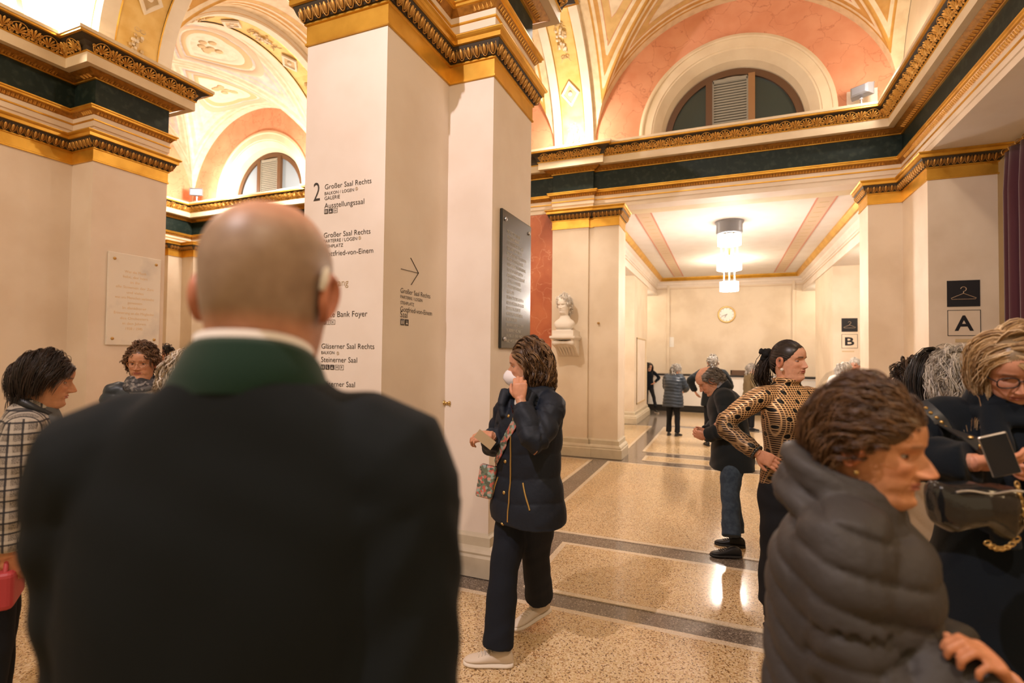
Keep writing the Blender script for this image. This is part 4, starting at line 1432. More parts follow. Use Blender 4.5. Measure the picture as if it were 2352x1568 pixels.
        off = sum(len(v) for v in s.skinV)
        s.skinV.append(co)
        s.skinF = s.skinF+[tuple(off+i for i in pl.vertices) for pl in me.polygons]
        base = np.array(s.P.get('skin', (.62, .36, .24)))
        cc = np.repeat((base*np.array([.97, .88, .84]))[None], len(co), 0)
        tipk = np.zeros(len(co))
        s.skinC.append(cc)
        bpy.data.meshes.remove(me)
        s.HP = HP
        s.hand_frame = (W.copy(), tx.copy(), pn.copy(), fd.copy(), hk)
        return s
    def finish_skin(s):
        # the trunk inside the clothes, so that the body is one figure
        q = MB()
        s.torso(q, [(.84, .062, .062, -.012), (.82, .11, .068, -.012), (.79, .14, .08, -.005), (.70, .135, .09, 0), (.60, .115, .08, 0), (.52, .135, .095, 0), (.47, .10, .08, 0)], 1)
        for sd, sh, E, W in s.arms:
            q.tube([sh, E, W], [.045*s.k, .038*s.k, .026*s.k], 8)
        off = sum(len(v) for v in s.skinV)
        s.skinV.append(np.array(q.v)); s.skinF = s.skinF+[tuple(off+i for i in f) for f in q.f]
        base = np.array(s.P.get('skin', (.62, .36, .24)))
        s.skinC.append(np.repeat(base[None], len(q.v), 0))
        o = to_obj('body', np.concatenate(s.skinV), s.skinF, [M['skin']], s.root, np.concatenate(s.skinC))
        return o
    # -- garment shapes
    def torso(s, mb, keys, sq=.82, seg=40, dx=0):
        rows = []
        kz = [a[0] for a in keys][::-1]
        zz = np.linspace(kz[0], kz[-1], max(8, len(keys)*3))
        cols = [crv(zz, kz, [a[i] for a in keys][::-1]) for i in (1, 2, 3)]
        t = np.linspace(0, 2*PI, seg, endpoint=False)
        for z, rx, ry, yc in zip(zz, *cols):
            c, sn = np.cos(t), np.sin(t)
            p = np.stack([dx+rx*s.k*s.w*np.sign(c)*np.abs(c)**sq, yc*s.k+ry*s.k*s.w*np.sign(sn)*np.abs(sn)**sq, np.full(seg, z*s.S)], -1)
            rows.append([tuple(v) for v in s.bend(p)])
        mb.loft(rows)
    def sleeves(s, mb, rad=(.078, .068, .058, .050, .044), cuff=1.0, pad=.0):
        k = s.k
        for sd, sh, E, W in s.arms:
            inner = Vector(s.bend(np.array([[sd*s.shx*.55, -.01, .805*s.S]]))[0])
            pts, rr = [], []
            a, b = E-sh, W-E
            we = W-b.normalized()*.012
            path = [inner, sh, sh+a*.33, sh+a*.7, E, E+b*.3, E+b*.65, E+b*cuff*.96]
            r_ = [rad[0]*.9, rad[0], rad[1], rad[2]*1.04, rad[2], rad[3]*1.04, rad[3]*.98, rad[4]]
            # round the elbow
            P2, R2 = [], []
            for i in range(len(path)-1):
                for t in (0, .5):
                    P2.append(path[i].lerp(path[i+1], t)); R2.append(r_[i]*(1-t)+r_[i+1]*t)
            P2.append(path[-1]); R2.append(r_[-1])
            for it in range(2):
                P2 = [P2[0]]+[(P2[i-1]+P2[i]*2+P2[i+1])/4 for i in range(1, len(P2)-1)]+[P2[-1]]
            mb.tube(P2, [x*k for x in R2], 16)
    def arm_coord(s, co):
        """distance from the nearest arm axis and length along it"""
        best = np.full(len(co), 9.); al = np.zeros(len(co))
        for sd, sh, E, W in s.arms:
            acc = 0
            for A, B in ((sh, E), (E, W)):
                A, B = np.array(A), np.array(B)
                d = B-A; L = np.linalg.norm(d); d = d/L
                t = np.clip((co-A) @ d, 0, L)
                dist = np.linalg.norm(co-A-t[:, None]*d, axis=1)
                m_ = dist < best
                best = np.where(m_, dist, best); al = np.where(m_, acc+t, al)
                acc += L
        return best, al
    def garment(s, name, mb, m, voxel=None, smooth=5, puff=None, wr=.004, parent=None, label=None, seed=0, qz=None, cols=None):
        vx = voxel or (.0065 if s.det >= .9 else (.009 if s.det > .4 else .014))
        me = remesh(mb, vx, smooth)
        me.materials.clear()
        me.materials.append(m)
        co, no = me_co(me), me_no(me)
        r = np.random.default_rng(seed+3)
        d = np.zeros(len(co))
        ad, al = s.arm_coord(co) if s.arms else (np.full(len(co), 9.), np.zeros(len(co)))
        isarm = (ad < .088*s.k) & (al > .07)
        if wr:
            ph = r.uniform(0, 6, 8)
            n1 = np.sin(co[:, 0]*21+co[:, 2]*13+ph[0]+1.6*np.sin(co[:, 1]*17+ph[1]))
            n2 = np.sin(co[:, 1]*19-co[:, 2]*29+ph[2]+1.4*np.sin(co[:, 0]*23+ph[3]))
            n3 = np.sin(co[:, 2]*47+co[:, 0]*31+ph[4]+1.5*np.sin(co[:, 2]*15+co[:, 1]*20))
            d += wr*(n1*.5+n2*.4+n3*.3)
            ridge = np.where(isarm, np.sin(al*62+2.5*np.sin(co[:, 0]*30+co[:, 1]*25+ph[5])), 0)
            d += wr*.8*ridge
        if puff:
            sp, amp, tilt = puff[:3]
            q = (qz(co) if qz else co[:, 2]+tilt*co[:, 0]+.010*np.sin(co[:, 0]*14+co[:, 1]*9))
            f = np.abs(np.sin(PI*q/sp))**.55
            qa = al+.006*np.sin(co[:, 2]*40)
            fa = np.abs(np.sin(PI*qa/(sp*1.02)))**.55
            f = np.where(isarm, fa, f)
            cr = np.sin(co[:, 0]*75+co[:, 1]*60+ph[6]+3*np.sin(q*40))*np.clip(1-f, 0, 1)
            d += amp*(f-.75)+amp*.20*cr
        set_co(me, co+no*d[:, None])
        o = bpy.data.objects.new(name, me)
        C.objects.link(o)
        o.parent = parent or s.root
        if label: o['label'] = label
        if cols is not None:
            c3 = cols(co)
            at = me.attributes.new('Col', 'FLOAT_COLOR', 'POINT')
            c4 = np.ones((len(co), 4), np.float32); c4[:, :3] = c3
            at.data.foreach_set('color', c4.ravel())
        return o
    def legs(s, mb, feet, rad=(.092, .083, .064, .060, .062), top=.54, knee=None, hem=.035):
        """feet: [(x, y, ground z, turn)] right then left"""
        k = s.k
        s.feet = []
        s.torso(mb, [(top+.03, .135, .10, -.005), (.53, .155, .112, -.008), (.49, .165, .115, -.01), (.455, .150, .105, -.008)], .9)
        for i, (fx, fy, fz, turn) in enumerate(feet):
            sd = (1, -1)[i]
            H = Vector((sd*.078*k, -.005, .50*s.S)); A = Vector((fx, fy, fz+.060*k))
            l = .2325*s.S
            d = A-H; D = min(d.length, 2*l*.998); d.normalize(); A = H+d*D
            h = math.sqrt(max(0, l*l-D*D/4))
            K = H+d*D/2+Vector((0, 1, 0)).cross(d).cross(d).normalized()*0+((Vector((math.sin(-math.radians(turn)), math.cos(math.radians(turn)), 0))-d*d.y).normalized())*h
            end = A+(A-K).normalized()*(-hem*0)
            mb.tube([H, H.lerp(K, .5), K, K.lerp(A, .45), K.lerp(A, .95)], [r_*k*s.w**.5 for r_ in rad], 18)
            s.feet.append((A, math.radians(turn), fz))
        return s
    def shoes(s, m, sole, L=.265, sneaker=False, pitch=(0, 0)):
        for (A, turn, fz), pt in zip(s.feet, pitch):
            k = s.k
            T = Matrix.Translation((A.x, A.y, fz)) @ Matrix.Rotation(turn, 4, 'Z') @ Matrix.Rotation(math.radians(pt), 4, 'X')
            def rings(prof, zf):
                out = []
                for y, wd, h0, h1 in prof:
                    row = []
                    for t in np.linspace(0, 2*PI, 16, endpoint=False):
                        c, sn = math.cos(t), math.sin(t)
                        z = h0+(h1-h0)*(.5+.5*math.copysign(abs(sn)**.7, sn))
                        row.append(T @ Vector((wd*math.copysign(abs(c)**.75, c)*(1-.25*max(0, sn))*k, y*k, z*k)))
                    out.append(row)
                return out
            q = MB()
            up = [(-.082, .012, .02, .05), (-.076, .026, .02, .075), (-.05, .034, .018, .095), (-.01, .036, .018, .098), (.03, .037, .018, .082), (.07, .041, .018, .062), (.11, .043, .018, .050), (.145, .038, .018, .044), (.168, .026, .018, .036), (.178, .010, .02, .028)]
            q.loft(rings(up, 1))
            o = q.build('shoe', m, s.root, True)
            o.modifiers.new('s', 'SUBSURF').levels = 1
            q = MB()
            so = [(y*1.02, wd*1.08+.003, 0, .024) for y, wd, a, b in up]
            q.loft(rings(so, 0))
            q.build('sole', sole, o, True)
            if sneaker:
                for i in range(5):
                    q = MB()
                    y = .035+i*.017; zc = float(np.interp(y, [-.01, .03, .07, .11], [.098, .082, .062, .050]))*k+.004
                    q.tube([T @ Vector((x*k, y*k+.004*math.sin(x*90), zc-9*x*x)) for x in np.linspace(-.024, .024, 7)], .0028, 5)
                    q.build('lace', sole, o, True)
        return s

# ---- hair
def strands(pos, rad, cols, name, parent, extra=None, seg=3):
    """pos (N,n,3), rad (N,n), cols (N,3): one mesh of tapered locks; extra = (co, faces, cols) for the cap under them"""
    N, n = pos.shape[:2]
    T = np.gradient(pos, axis=1)
    T /= np.linalg.norm(T, axis=2, keepdims=True)+1e-9
    up = np.array([.31, .2, .93])
    A = np.cross(T, up); A /= np.linalg.norm(A, axis=2, keepdims=True)+1e-9
    B = np.cross(T, A)
    V = []
    for k in range(seg):
        a = 2*PI*k/seg
        V.append(pos+(A*math.cos(a)+B*math.sin(a))*rad[..., None])
    V = np.stack(V, 2).reshape(-1, 3)
    idx = np.arange(N*n*seg).reshape(N, n, seg)
    nx = np.roll(idx, -1, 2)
    F = np.stack([idx[:, :-1], nx[:, :-1], nx[:, 1:], idx[:, 1:]], -1).reshape(-1, 4)
    Cc = np.repeat(cols, n*seg, 0)
    nf = len(F)
    me = bpy.data.meshes.new(name)
    F = F.tolist()
    if extra is not None:
        b = len(V)
        V = np.concatenate([V, extra[0]]); F += [tuple(b+i for i in f) for f in extra[1]]; Cc = np.concatenate([Cc, extra[2]])
    me.from_pydata(V.tolist(), [], F)
    at = me.attributes.new('Col', 'FLOAT_COLOR', 'POINT')
    c4 = np.ones((len(V), 4), np.float32); c4[:, :3] = Cc
    at.data.foreach_set('color', c4.ravel())
    me.polygons.foreach_set('use_smooth', [True]*len(me.polygons))
    me.materials.append(M['hair'])
    o = bpy.data.objects.new(name, me)
    C.objects.link(o)
    o.parent = parent
    return o
def hair(p, mask, cols, n=1500, length=.12, steps=12, vol=.012, lift=.35, flow=None, grav=.25, curl=(0, 0), jit=.25, rad=.0016, cap=.006, part=None, seed=1, body_push=True, tip=.35, vary=.25, len_fn=None, name='hair', hug=.25, clump=4, cw=.0035, bp=1.0, capk=.75):
    """mask(u,z)->0..1 where hair grows (head-local), flow(root)->direction (head-local)"""
    r = np.random.default_rng(seed)
    cols = np.array(cols, float)
    total = n
    n = max(60, n//clump)
    roots = []
    while len(roots) < n:
        u = r.uniform(-PI, PI, 4000); z = .232-.25*r.uniform(0, 1, 4000)**1.25
        k = r.uniform(0, 1, 4000) < mask(u, z)
        x, y = head_xy(u, z, dict(p.P, nose=0))
        roots += list(np.stack([x, y, z], -1)[k])
    R = np.array(roots[:n])
    cen = np.array([0, -.006, .115])
    nrm = (R-cen)/np.array([.075, .098, .117])**2
    nrm /= np.linalg.norm(nrm, axis=1, keepdims=True)
    g = p.Rh.T @ np.array([0, 0, -1.])
    fl = flow(R) if flow else np.repeat(g[None], n, 0)
    fl = fl+r.normal(0, jit, fl.shape)
    fl -= nrm*np.sum(fl*nrm, 1, keepdims=True)
    fl /= np.linalg.norm(fl, axis=1, keepdims=True)+1e-9
    d = fl*(1-lift)+nrm*lift
    L = length*(1+r.uniform(-vary, vary, n))
    if len_fn is not None:
        L = L*len_fn(R)
    st = (L/steps)[:, None]
    pos = [R-nrm*.002]
    q = R.copy()
    lay = (r.uniform(.15, 1, n)*vol*(.35+.65*sst(.08, .0, R[:, 1])))[:, None]
    for i in range(steps-1):
        d = d+g*grav*(i+2)/steps+fl*.10
        e0 = (q-cen)/(np.array([.0745, .0985, .1175])+lay); l0 = np.linalg.norm(e0, axis=1, keepdims=True)
        d = d-(e0/np.maximum(l0, 1e-6))*hug*np.clip((l0-1)*6, 0, 1)*(q[:, 2:3] > .03)
        d /= np.linalg.norm(d, axis=1, keepdims=True)
        q = q+d*st
        rad3 = np.array([.0745, .0985, .1175])+lay
        e = (q-cen)/rad3
        le = np.linalg.norm(e, axis=1, keepdims=True)
        ins = (le < 1) & (q[:, 2:3] > .02)
        q = np.where(ins, cen+e/np.maximum(le, 1e-6)*rad3, q)
        zq = np.clip(q[:, 2], .0, .2295)
        uq = np.arctan2(q[:, 0]/np.maximum(crv(zq, *HW), 1e-3), q[:, 1]/np.maximum(np.where(q[:, 1] > 0, crv(zq, *HF), crv(zq, *HB)), 1e-3))
        sx_, sy_ = head_xy(uq, zq, dict(p.P, nose=0))
        rs = np.hypot(sx_, sy_)[:, None]+lay*.45+.0012
        rq = np.hypot(q[:, 0:1], q[:, 1:2])
        kk = (rq < rs) & (q[:, 2:3] > .03) & (q[:, 2:3] < .2295)
        q[:, :2] = np.where(kk, q[:, :2]*(rs/np.maximum(rq, 1e-5)), q[:, :2])
        fz_ = (q[:, 1] > .035) & (q[:, 2] < .150) & (q[:, 2] > -.06) & (np.abs(q[:, 0]) < .066)
        q[:, 0] = np.where(fz_, np.where(q[:, 0] >= 0, 1, -1)*(np.abs(q[:, 0])*.25+.066*.75), q[:, 0])
        low = q[:, 2:3] <= .06
        rr = np.hypot(q[:, 0:1], q[:, 1:2]+.02)
        mn = .058+lay
        k = low & (rr < mn)
        q[:, :2] = np.where(k, (q[:, :2]+np.array([0, .02]))*(mn/np.maximum(rr, 1e-6))-np.array([0, .02]), q[:, :2])
        if body_push:
            c2 = np.array([0, -.03, -.235]); r2 = np.array([.23, .150, .170])*bp+lay
            e2 = (q-c2)/r2
            l2 = np.linalg.norm(e2, axis=1, keepdims=True)
            q = np.where(l2 < 1, c2+e2/np.maximum(l2, 1e-6)*r2, q)
        d = np.where(i > 0, (q-pos[-1])/(np.linalg.norm(q-pos[-1], axis=1, keepdims=True)+1e-9), d)
        pos.append(q.copy())
    pos = np.stack(pos, 1)
    if curl[0]:
        t = np.linspace(0, 1, steps)[None, :, None]
        ph = r.uniform(0, 6.28, (n, 1, 1))
        fq = curl[1]*(1+r.uniform(-.3, .3, (n, 1, 1)))*L[:, None, None]/length
        T = np.gradient(pos, axis=1); T /= np.linalg.norm(T, axis=2, keepdims=True)+1e-9
        A = np.cross(T, np.array([.1, .2, .97])); A /= np.linalg.norm(A, axis=2, keepdims=True)+1e-9
        B = np.cross(T, A)
        am = curl[0]*np.minimum(1, t*3)
        pos = pos+A*am*np.cos(ph+6.283*fq*t)+B*am*np.sin(ph+6.283*fq*t)
    stray = np.any((np.hypot(pos[..., 0], pos[..., 1]+.01) > .168) & (pos[..., 2] > -.13), axis=1)
    if stray.any() and not stray.all():
        good = np.flatnonzero(~stray)
        pos[stray] = pos[good[r.integers(0, len(good), int(stray.sum()))]]
    if clump > 1:
        prof = (.35+.65*np.sin(PI*np.linspace(0, 1, steps)*.75))[None, None, :, None]
        off = r.normal(0, cw, (n, clump, 1, 3))*prof+np.cumsum(r.normal(0, cw*.13, (n, clump, steps, 3)), 2)
        pos = (pos[:, None]+off).reshape(-1, steps, 3)
        hue = np.repeat(r.integers(0, len(cols), n), clump)
        n = n*clump
    else:
        hue = r.integers(0, len(cols), n)
    tt = np.linspace(0, 1, steps)[None]
    radii = rad*(1-(1-tip)*tt**2)*r.uniform(.7, 1.3, (n, 1))
    cc = cols[np.where(r.random(n) < .6, hue, r.integers(0, len(cols), n))]*r.uniform(.8, 1.2, (n, 1))
    # cap of hair close to the scalp
    uu = np.linspace(-PI, PI, 72, endpoint=False); zz = np.concatenate([[.232, .230], np.linspace(.226, 0, 40)])
    Ug, Zg = np.meshgrid(uu, zz)
    x, y = head_xy(Ug, Zg, dict(p.P, nose=0))
    Pm = np.stack([x, y, Zg], -1)
    nn = (Pm-cen)/np.array([.075, .098, .117])**2; nn /= np.linalg.norm(nn, axis=2, keepdims=True)
    mk = np.minimum(mask(Ug, Zg), mask(Ug, Zg-.005))
    Pm = Pm+nn*(cap*.62*mk*(.10+.90*sst(.06, -.02, y))*np.where(y > -.035, .25+.75*sst(.11, .17, Zg), 1)-.004*(mk < .3))[..., None]
    Cf = []
    W_ = len(uu)
    for i in range(len(zz)-1):
        for j in range(W_):
            if max(mk[i, j], mk[i+1, j], mk[i, (j+1) % W_]) > .3:
                Cf.append((i*W_+j, i*W_+(j+1) % W_, (i+1)*W_+(j+1) % W_, (i+1)*W_+j))
    capc = np.repeat((cols.mean(0)*capk)[None], Pm.shape[0]*W_, 0)
    return strands(p.hl(pos), radii*p.hs, cc, name, p.root, (p.hl(Pm.reshape(-1, 3)), Cf, capc))
def m_full(front=.185, side=.10, back=.02, soft=.012, temple=.16):
    """hair-growing mask: heights of the hairline at the forehead, temples, above the ears and the nape"""
    def f(u, z):
        a = np.abs(u)
        ln = np.interp(a, [0, .5, .85, 1.15, 1.45, 1.9, 2.4, PI], [front, front-.006, temple, .125, side+.012, side, back+.02, back])
        return sst(ln-soft, ln+soft, z)
    return f
def m_bald(rim=.165, side=.10, back=.03, soft=.015):
    f0 = m_full(.19, side, back, soft)
    def f(u, z):
        a = np.abs(u)
        top = np.interp(a, [0, .8, 1.2, 1.6, 2.4, PI], [.05, .10, rim-.008, rim, rim+.012, rim])
        return f0(u, z)*sst(top+soft, top-soft, z)
    return f
def glasses(p, m, rim=.0011, wx=.023, wz=.017, name='glasses', square=1.0, lens=True):
    q = MB()
    for sd in (-1, 1):
        pts = []
        for a in np.linspace(0, 2*PI, 25):
            c, sn = math.cos(a), math.sin(a)
            pts.append((sd*.0325+wx*math.copysign(abs(c)**square, c), .0965-.12*abs(sd*.0325+wx*c)**1.4, .109+wz*math.copysign(abs(sn)**square, sn)))
        q.tube([tuple(v) for v in p.hl(np.array(pts))], rim, 6)
        q.tube([tuple(v) for v in p.hl(np.array([(sd*(.0325+wx), .090, .113), (sd*.072, .06, .114), (sd*.0785, 0, .113), (sd*.079, -.02, .104)]))], rim*.9, 6)
    q.tube([tuple(v) for v in p.hl(np.array([(-.0095, .0975, .113), (0, .1010, .1155), (.0095, .0975, .113)]))], rim, 6)
    return q.build(name, m, p.root, True)
# ---- cloth
M['jacket_black'] = mat('black_wool', (.0055, .0085, .0105), .85, spec=.25, bump=(420, .25, .001))
M['collar_green'] = mat('green_felt', (.008, .030, .018), .9, spec=.2, bump=(300, .3, .001), sheen=.15)
M['shirt_white'] = mat('white_shirt', (.72, .66, .60), .8)
M['navy_nylon'] = mat('navy_nylon', (.0075, .012, .022), .62, spec=.32, bump=(70, .4, .003))
M['navy_puffer'] = mat('navy_puffer', (.022, .034, .05), .38, spec=.5, bump=(90, .2, .002))
M['grey_puffer'] = mat('grey_brown_puffer', (.046, .041, .039), .60, spec=.35, bump=(55, .5, .004))
M['black_trouser'] = mat('black_trousers', (.010, .011, .014), .85, spec=.2)
M['navy_trouser'] = mat('navy_trousers', (.008, .011, .019), .8, spec=.25)
M['jeans'] = mat('blue_jeans', (.022, .038, .062), .85, noise=((.04, .062, .09), 26, 4, .42, .65), bump=(500, .3, .001))
M['coat_dark'] = mat('charcoal_coat', (.009, .012, .014), .88, spec=.2, bump=(300, .3, .0012), sheen=.1)
M['coat_black'] = mat('black_coat', (.0045, .0075, .012), .92, spec=.15, bump=(200, .4, .002), sheen=.08)
M['coat_beige'] = mat('beige_coat', (.36, .26, .15), .7, bump=(80, .3, .003))
M['coat_olive'] = mat('olive_coat', (.15, .105, .05), .85, bump=(200, .3, .001))
M['sneaker'] = mat('pale_sneaker', (.68, .58, .48), .6, bump=(200, .1, .001))
M['sneaker_sole'] = mat('sneaker_sole', (.74, .66, .56), .6)
M['shoe_black'] = mat('black_shoe', (.012, .012, .013), .4)
M['rubber'] = mat('black_rubber', (.02, .018, .016), .7)
M['grey_knit'] = mat('grey_knit', (.11, .115, .12), .9, bump=(250, .4, .001))
M['grey_shirt'] = mat('lilac_grey_shirt', (.26, .24, .25), .8)
M['mask_white'] = mat('white_mask', (.78, .74, .76), .8)
M['frame_dark'] = mat('dark_frame', (.02, .016, .018), .25)
M['frame_gold'] = mat('thin_gold_frame', (.45, .25, .12), .3, .8)
M['patent'] = mat('black_patent', (.010, .011, .012), .16, spec=.8, bump=(26, .35, .006))
M['strap_black'] = mat('black_leather', (.02, .021, .022), .4)
M['red_leather'] = mat('red_leather', (.42, .045, .05), .5)
M['pearl'] = mat('pearl', (.75, .68, .6), .25, coat=.5)
M['velvet_black'] = mat('black_scrunchie', (.006, .006, .007), .9, bump=(60, .6, .004))
M['phone'] = mat('phone_glass', (.02, .022, .025), .1)
M['phone_case'] = mat('phone_edge', (.45, .40, .34), .25, .5)
M['paper_tan'] = mat('tan_card', (.42, .31, .18), .7)
M['pink_shirt'] = mat('pink_shirt', (.62, .18, .24), .8)
M['white_coat'] = mat('white_knit', (.78, .74, .68), .8)

def plaid():
    m = mat('tweed_plaid', (.3, .27, .23), .9, bump=(300, .5, .0015))
    tc = nd(m, 'ShaderNodeTexCoord'); sep = nd(m, 'ShaderNodeSeparateXYZ'); lk(m, tc.outputs['Object'], sep.inputs[0])
    def wave(src, sc, lo, hi, ph=0.):
        a = nd(m, 'ShaderNodeMath', operation='MULTIPLY_ADD'); lk(m, src, a.inputs[0]); a.inputs[1].default_value = sc; a.inputs[2].default_value = ph
        b = nd(m, 'ShaderNodeMath', operation='SINE'); lk(m, a.outputs[0], b.inputs[0])
        r = nd(m, 'ShaderNodeMapRange'); r.inputs[1].default_value = lo; r.inputs[2].default_value = hi; lk(m, b.outputs[0], r.inputs[0])
        return r.outputs[0]
    nsep = nd(m, 'ShaderNodeSeparateXYZ'); lk(m, tc.outputs['Normal'], nsep.inputs[0])
    nax = nd(m, 'ShaderNodeMath', operation='ABSOLUTE'); lk(m, nsep.outputs[0], nax.inputs[0])
    gt = nd(m, 'ShaderNodeMath', operation='GREATER_THAN'); lk(m, nax.outputs[0], gt.inputs[0]); gt.inputs[1].default_value = .7
    ad = nd(m, 'ShaderNodeMix'); lk(m, gt.outputs[0], ad.inputs[0]); lk(m, sep.outputs[0], ad.inputs[2]); lk(m, sep.outputs[1], ad.inputs[3])
    n = nd(m, 'ShaderNodeTexNoise'); n.inputs['Scale'].default_value = 380; n.inputs['Detail'].default_value = 2; lk(m, tc.outputs['Object'], n.inputs['Vector'])
    rn = ramp(m, [(.35, (.09, .075, .06)), (.62, (.34, .30, .25))]); lk(m, n.outputs['Fac'], rn.inputs[0])
    out = rn.outputs[0]
    def mix(fac, col, k, o):
        f = nd(m, 'ShaderNodeMath', operation='MULTIPLY'); lk(m, fac, f.inputs[0]); f.inputs[1].default_value = k
        x = nd(m, 'ShaderNodeMixRGB'); lk(m, f.outputs[0], x.inputs[0]); lk(m, o, x.inputs[1]); x.inputs[2].default_value = (*col, 1)
        return x.outputs[0]
    out = mix(wave(sep.outputs[2], 150, .55, .8), (.47, .42, .35), .7, out)
    out = mix(wave(ad.outputs[0], 150, .55, .8), (.47, .42, .35), .7, out)
    out = mix(wave(sep.outputs[2], 150, .80, .95, 1.4), (.02, .02, .025), .9, out)
    out = mix(wave(ad.outputs[0], 150, .80, .95, 1.4), (.02, .02, .025), .9, out)
    lk(m, out, bsdf(m).inputs['Base Color'])
    return m
M['plaid'] = plaid()
def sequins():
    m = mat('gold_lattice_blouse', (.4, .2, .08), .38, .35)
    tc = nd(m, 'ShaderNodeTexCoord'); mp = nd(m, 'ShaderNodeVectorMath', operation='MULTIPLY'); lk(m, tc.outputs['Object'], mp.inputs[0]); mp.inputs[1].default_value = (1, .55, 1)
    sep = nd(m, 'ShaderNodeSeparateXYZ'); lk(m, mp.outputs[0], sep.inputs[0])
    def sn(src, sc):
        a = nd(m, 'ShaderNodeMath', operation='MULTIPLY'); lk(m, src, a.inputs[0]); a.inputs[1].default_value = sc
        b = nd(m, 'ShaderNodeMath', operation='SINE'); lk(m, a.outputs[0], b.inputs[0]); return b.outputs[0]
    xy = nd(m, 'ShaderNodeMath', operation='ADD'); lk(m, sep.outputs[0], xy.inputs[0]); lk(m, sep.outputs[1], xy.inputs[1])
    # fine woven gold grid
    g1 = sn(xy.outputs[0], 460); g2 = sn(sep.outputs[2], 520)
    mxm = nd(m, 'ShaderNodeMath', operation='MAXIMUM'); lk(m, g1, mxm.inputs[0]); lk(m, g2, mxm.inputs[1])
    r = ramp(m, [(.15, (.05, .026, .014)), (.55, (.30, .155, .075)), (.92, (.85, .54, .27))]); lk(m, mxm.outputs[0], r.inputs[0])
    # black dots in offset rows
    a = sn(xy.outputs[0], 78); b = sn(sep.outputs[2], 66)
    pr = nd(m, 'ShaderNodeMath', operation='MULTIPLY'); lk(m, a, pr.inputs[0]); lk(m, b, pr.inputs[1])
    k = nd(m, 'ShaderNodeMapRange'); k.inputs[1].default_value = .60; k.inputs[2].default_value = .68; lk(m, pr.outputs[0], k.inputs[0])
    k2 = nd(m, 'ShaderNodeMapRange'); k2.inputs[1].default_value = .40; k2.inputs[2].default_value = .48; lk(m, pr.outputs[0], k2.inputs[0])
    x1 = nd(m, 'ShaderNodeMixRGB'); lk(m, k2.outputs[0], x1.inputs[0]); lk(m, r.outputs[0], x1.inputs[1]); x1.inputs[2].default_value = (.62, .40, .20, 1)
    x2 = nd(m, 'ShaderNodeMixRGB'); lk(m, k.outputs[0], x2.inputs[0]); lk(m, x1.outputs[0], x2.inputs[1]); x2.inputs[2].default_value = (.006, .006, .007, 1)
    # the lower bodice is darker cloth
    k3 = nd(m, 'ShaderNodeMapRange'); k3.inputs[1].default_value = 1.16; k3.inputs[2].default_value = 1.26; lk(m, sep.outputs[2], k3.inputs[0])
    x3 = nd(m, 'ShaderNodeMixRGB', blend_type='MULTIPLY'); x3.inputs[0].default_value = 1; lk(m, x2.outputs[0], x3.inputs[1])
    rr = ramp(m, [(0, (.42, .42, .42)), (1, (1, 1, 1))]); lk(m, k3.outputs[0], rr.inputs[0]); lk(m, rr.outputs[0], x3.inputs[2])
    lk(m, x3.outputs[0], bsdf(m).inputs['Base Color'])
    bp = nd(m, 'ShaderNodeBump'); bp.inputs['Strength'].default_value = .4; bp.inputs['Distance'].default_value = .002; lk(m, mxm.outputs[0], bp.inputs['Height']); lk(m, bp.outputs[0], bsdf(m).inputs['Normal'])
    return m
M['sequins'] = sequins()
def floral(name, cols, scale):
    m = mat(name, cols[0], .6)
    tc = nd(m, 'ShaderNodeTexCoord'); v = nd(m, 'ShaderNodeTexVoronoi'); v.inputs['Scale'].default_value = scale; lk(m, tc.outputs['Object'], v.inputs['Vector'])
    sep = nd(m, 'ShaderNodeSeparateColor'); lk(m, v.outputs['Color'], sep.inputs[0])
    r = ramp(m, [(i/len(cols), c) for i, c in enumerate(cols)], 'CONSTANT'); lk(m, sep.outputs[0], r.inputs[0])
    lk(m, r.outputs[0], bsdf(m).inputs['Base Color'])
    return m
M['floral'] = floral('floral_strap', [(.50, .13, .10), (.30, .40, .36), (.16, .20, .14), (.55, .30, .24), (.10, .12, .09)], 70)
M['scarf'] = floral('grey_print_scarf', [(.10, .10, .11), (.03, .03, .035), (.22, .21, .21), (.06, .06, .07)], 60)

SKIN = (.60, .325, .195)
def coat_keys(hem, e=0., flare=0., neck=0., mid=0.):
    ks = [(.872, .060+neck, .064+neck, -.020), (.853, .076+neck, .072+neck, -.022), (.834, .120, .082, -.020), (.812, .158+e*.6, .094+e*.5, -.012), (.78, .174+e, .110+e, -.002), (.72, .176+e, .126+e, .008), (.66, .170+e+mid, .122+e, .008), (.60, .172+e+mid, .122+e+mid, .006), (.54, .180+e+flare*.4, .128+e+flare*.4, .002)]
    if hem < .50:
        ks.append(((.54+hem)/2, .186+e+flare*.7, .134+e+flare*.7, 0))
    ks.append((hem, .188+e+flare, .136+e+flare, 0))
    return ks
def find(px, py, d, rz, S0=1.66, zc=.12, **k):
    """stature and place that put the head's middle at a point of the hall seen at pixel px, py and depth d"""
    W = at_depth(px, py, d)
    S = S0
    for i in range(6):
        t = Person((0, 0), 0, S, **k)
        c = t.hl(np.array([[0, 0, zc]]))[0]
        bpy.data.objects.remove(t.root)
        S += (W.z-c[2])/max(.5, c[2]/S)
    a = math.radians(rz)
    x = W.x-(math.cos(a)*c[0]-math.sin(a)*c[1]); y = W.y-(math.sin(a)*c[0]+math.cos(a)*c[1])
    return (x, y), S
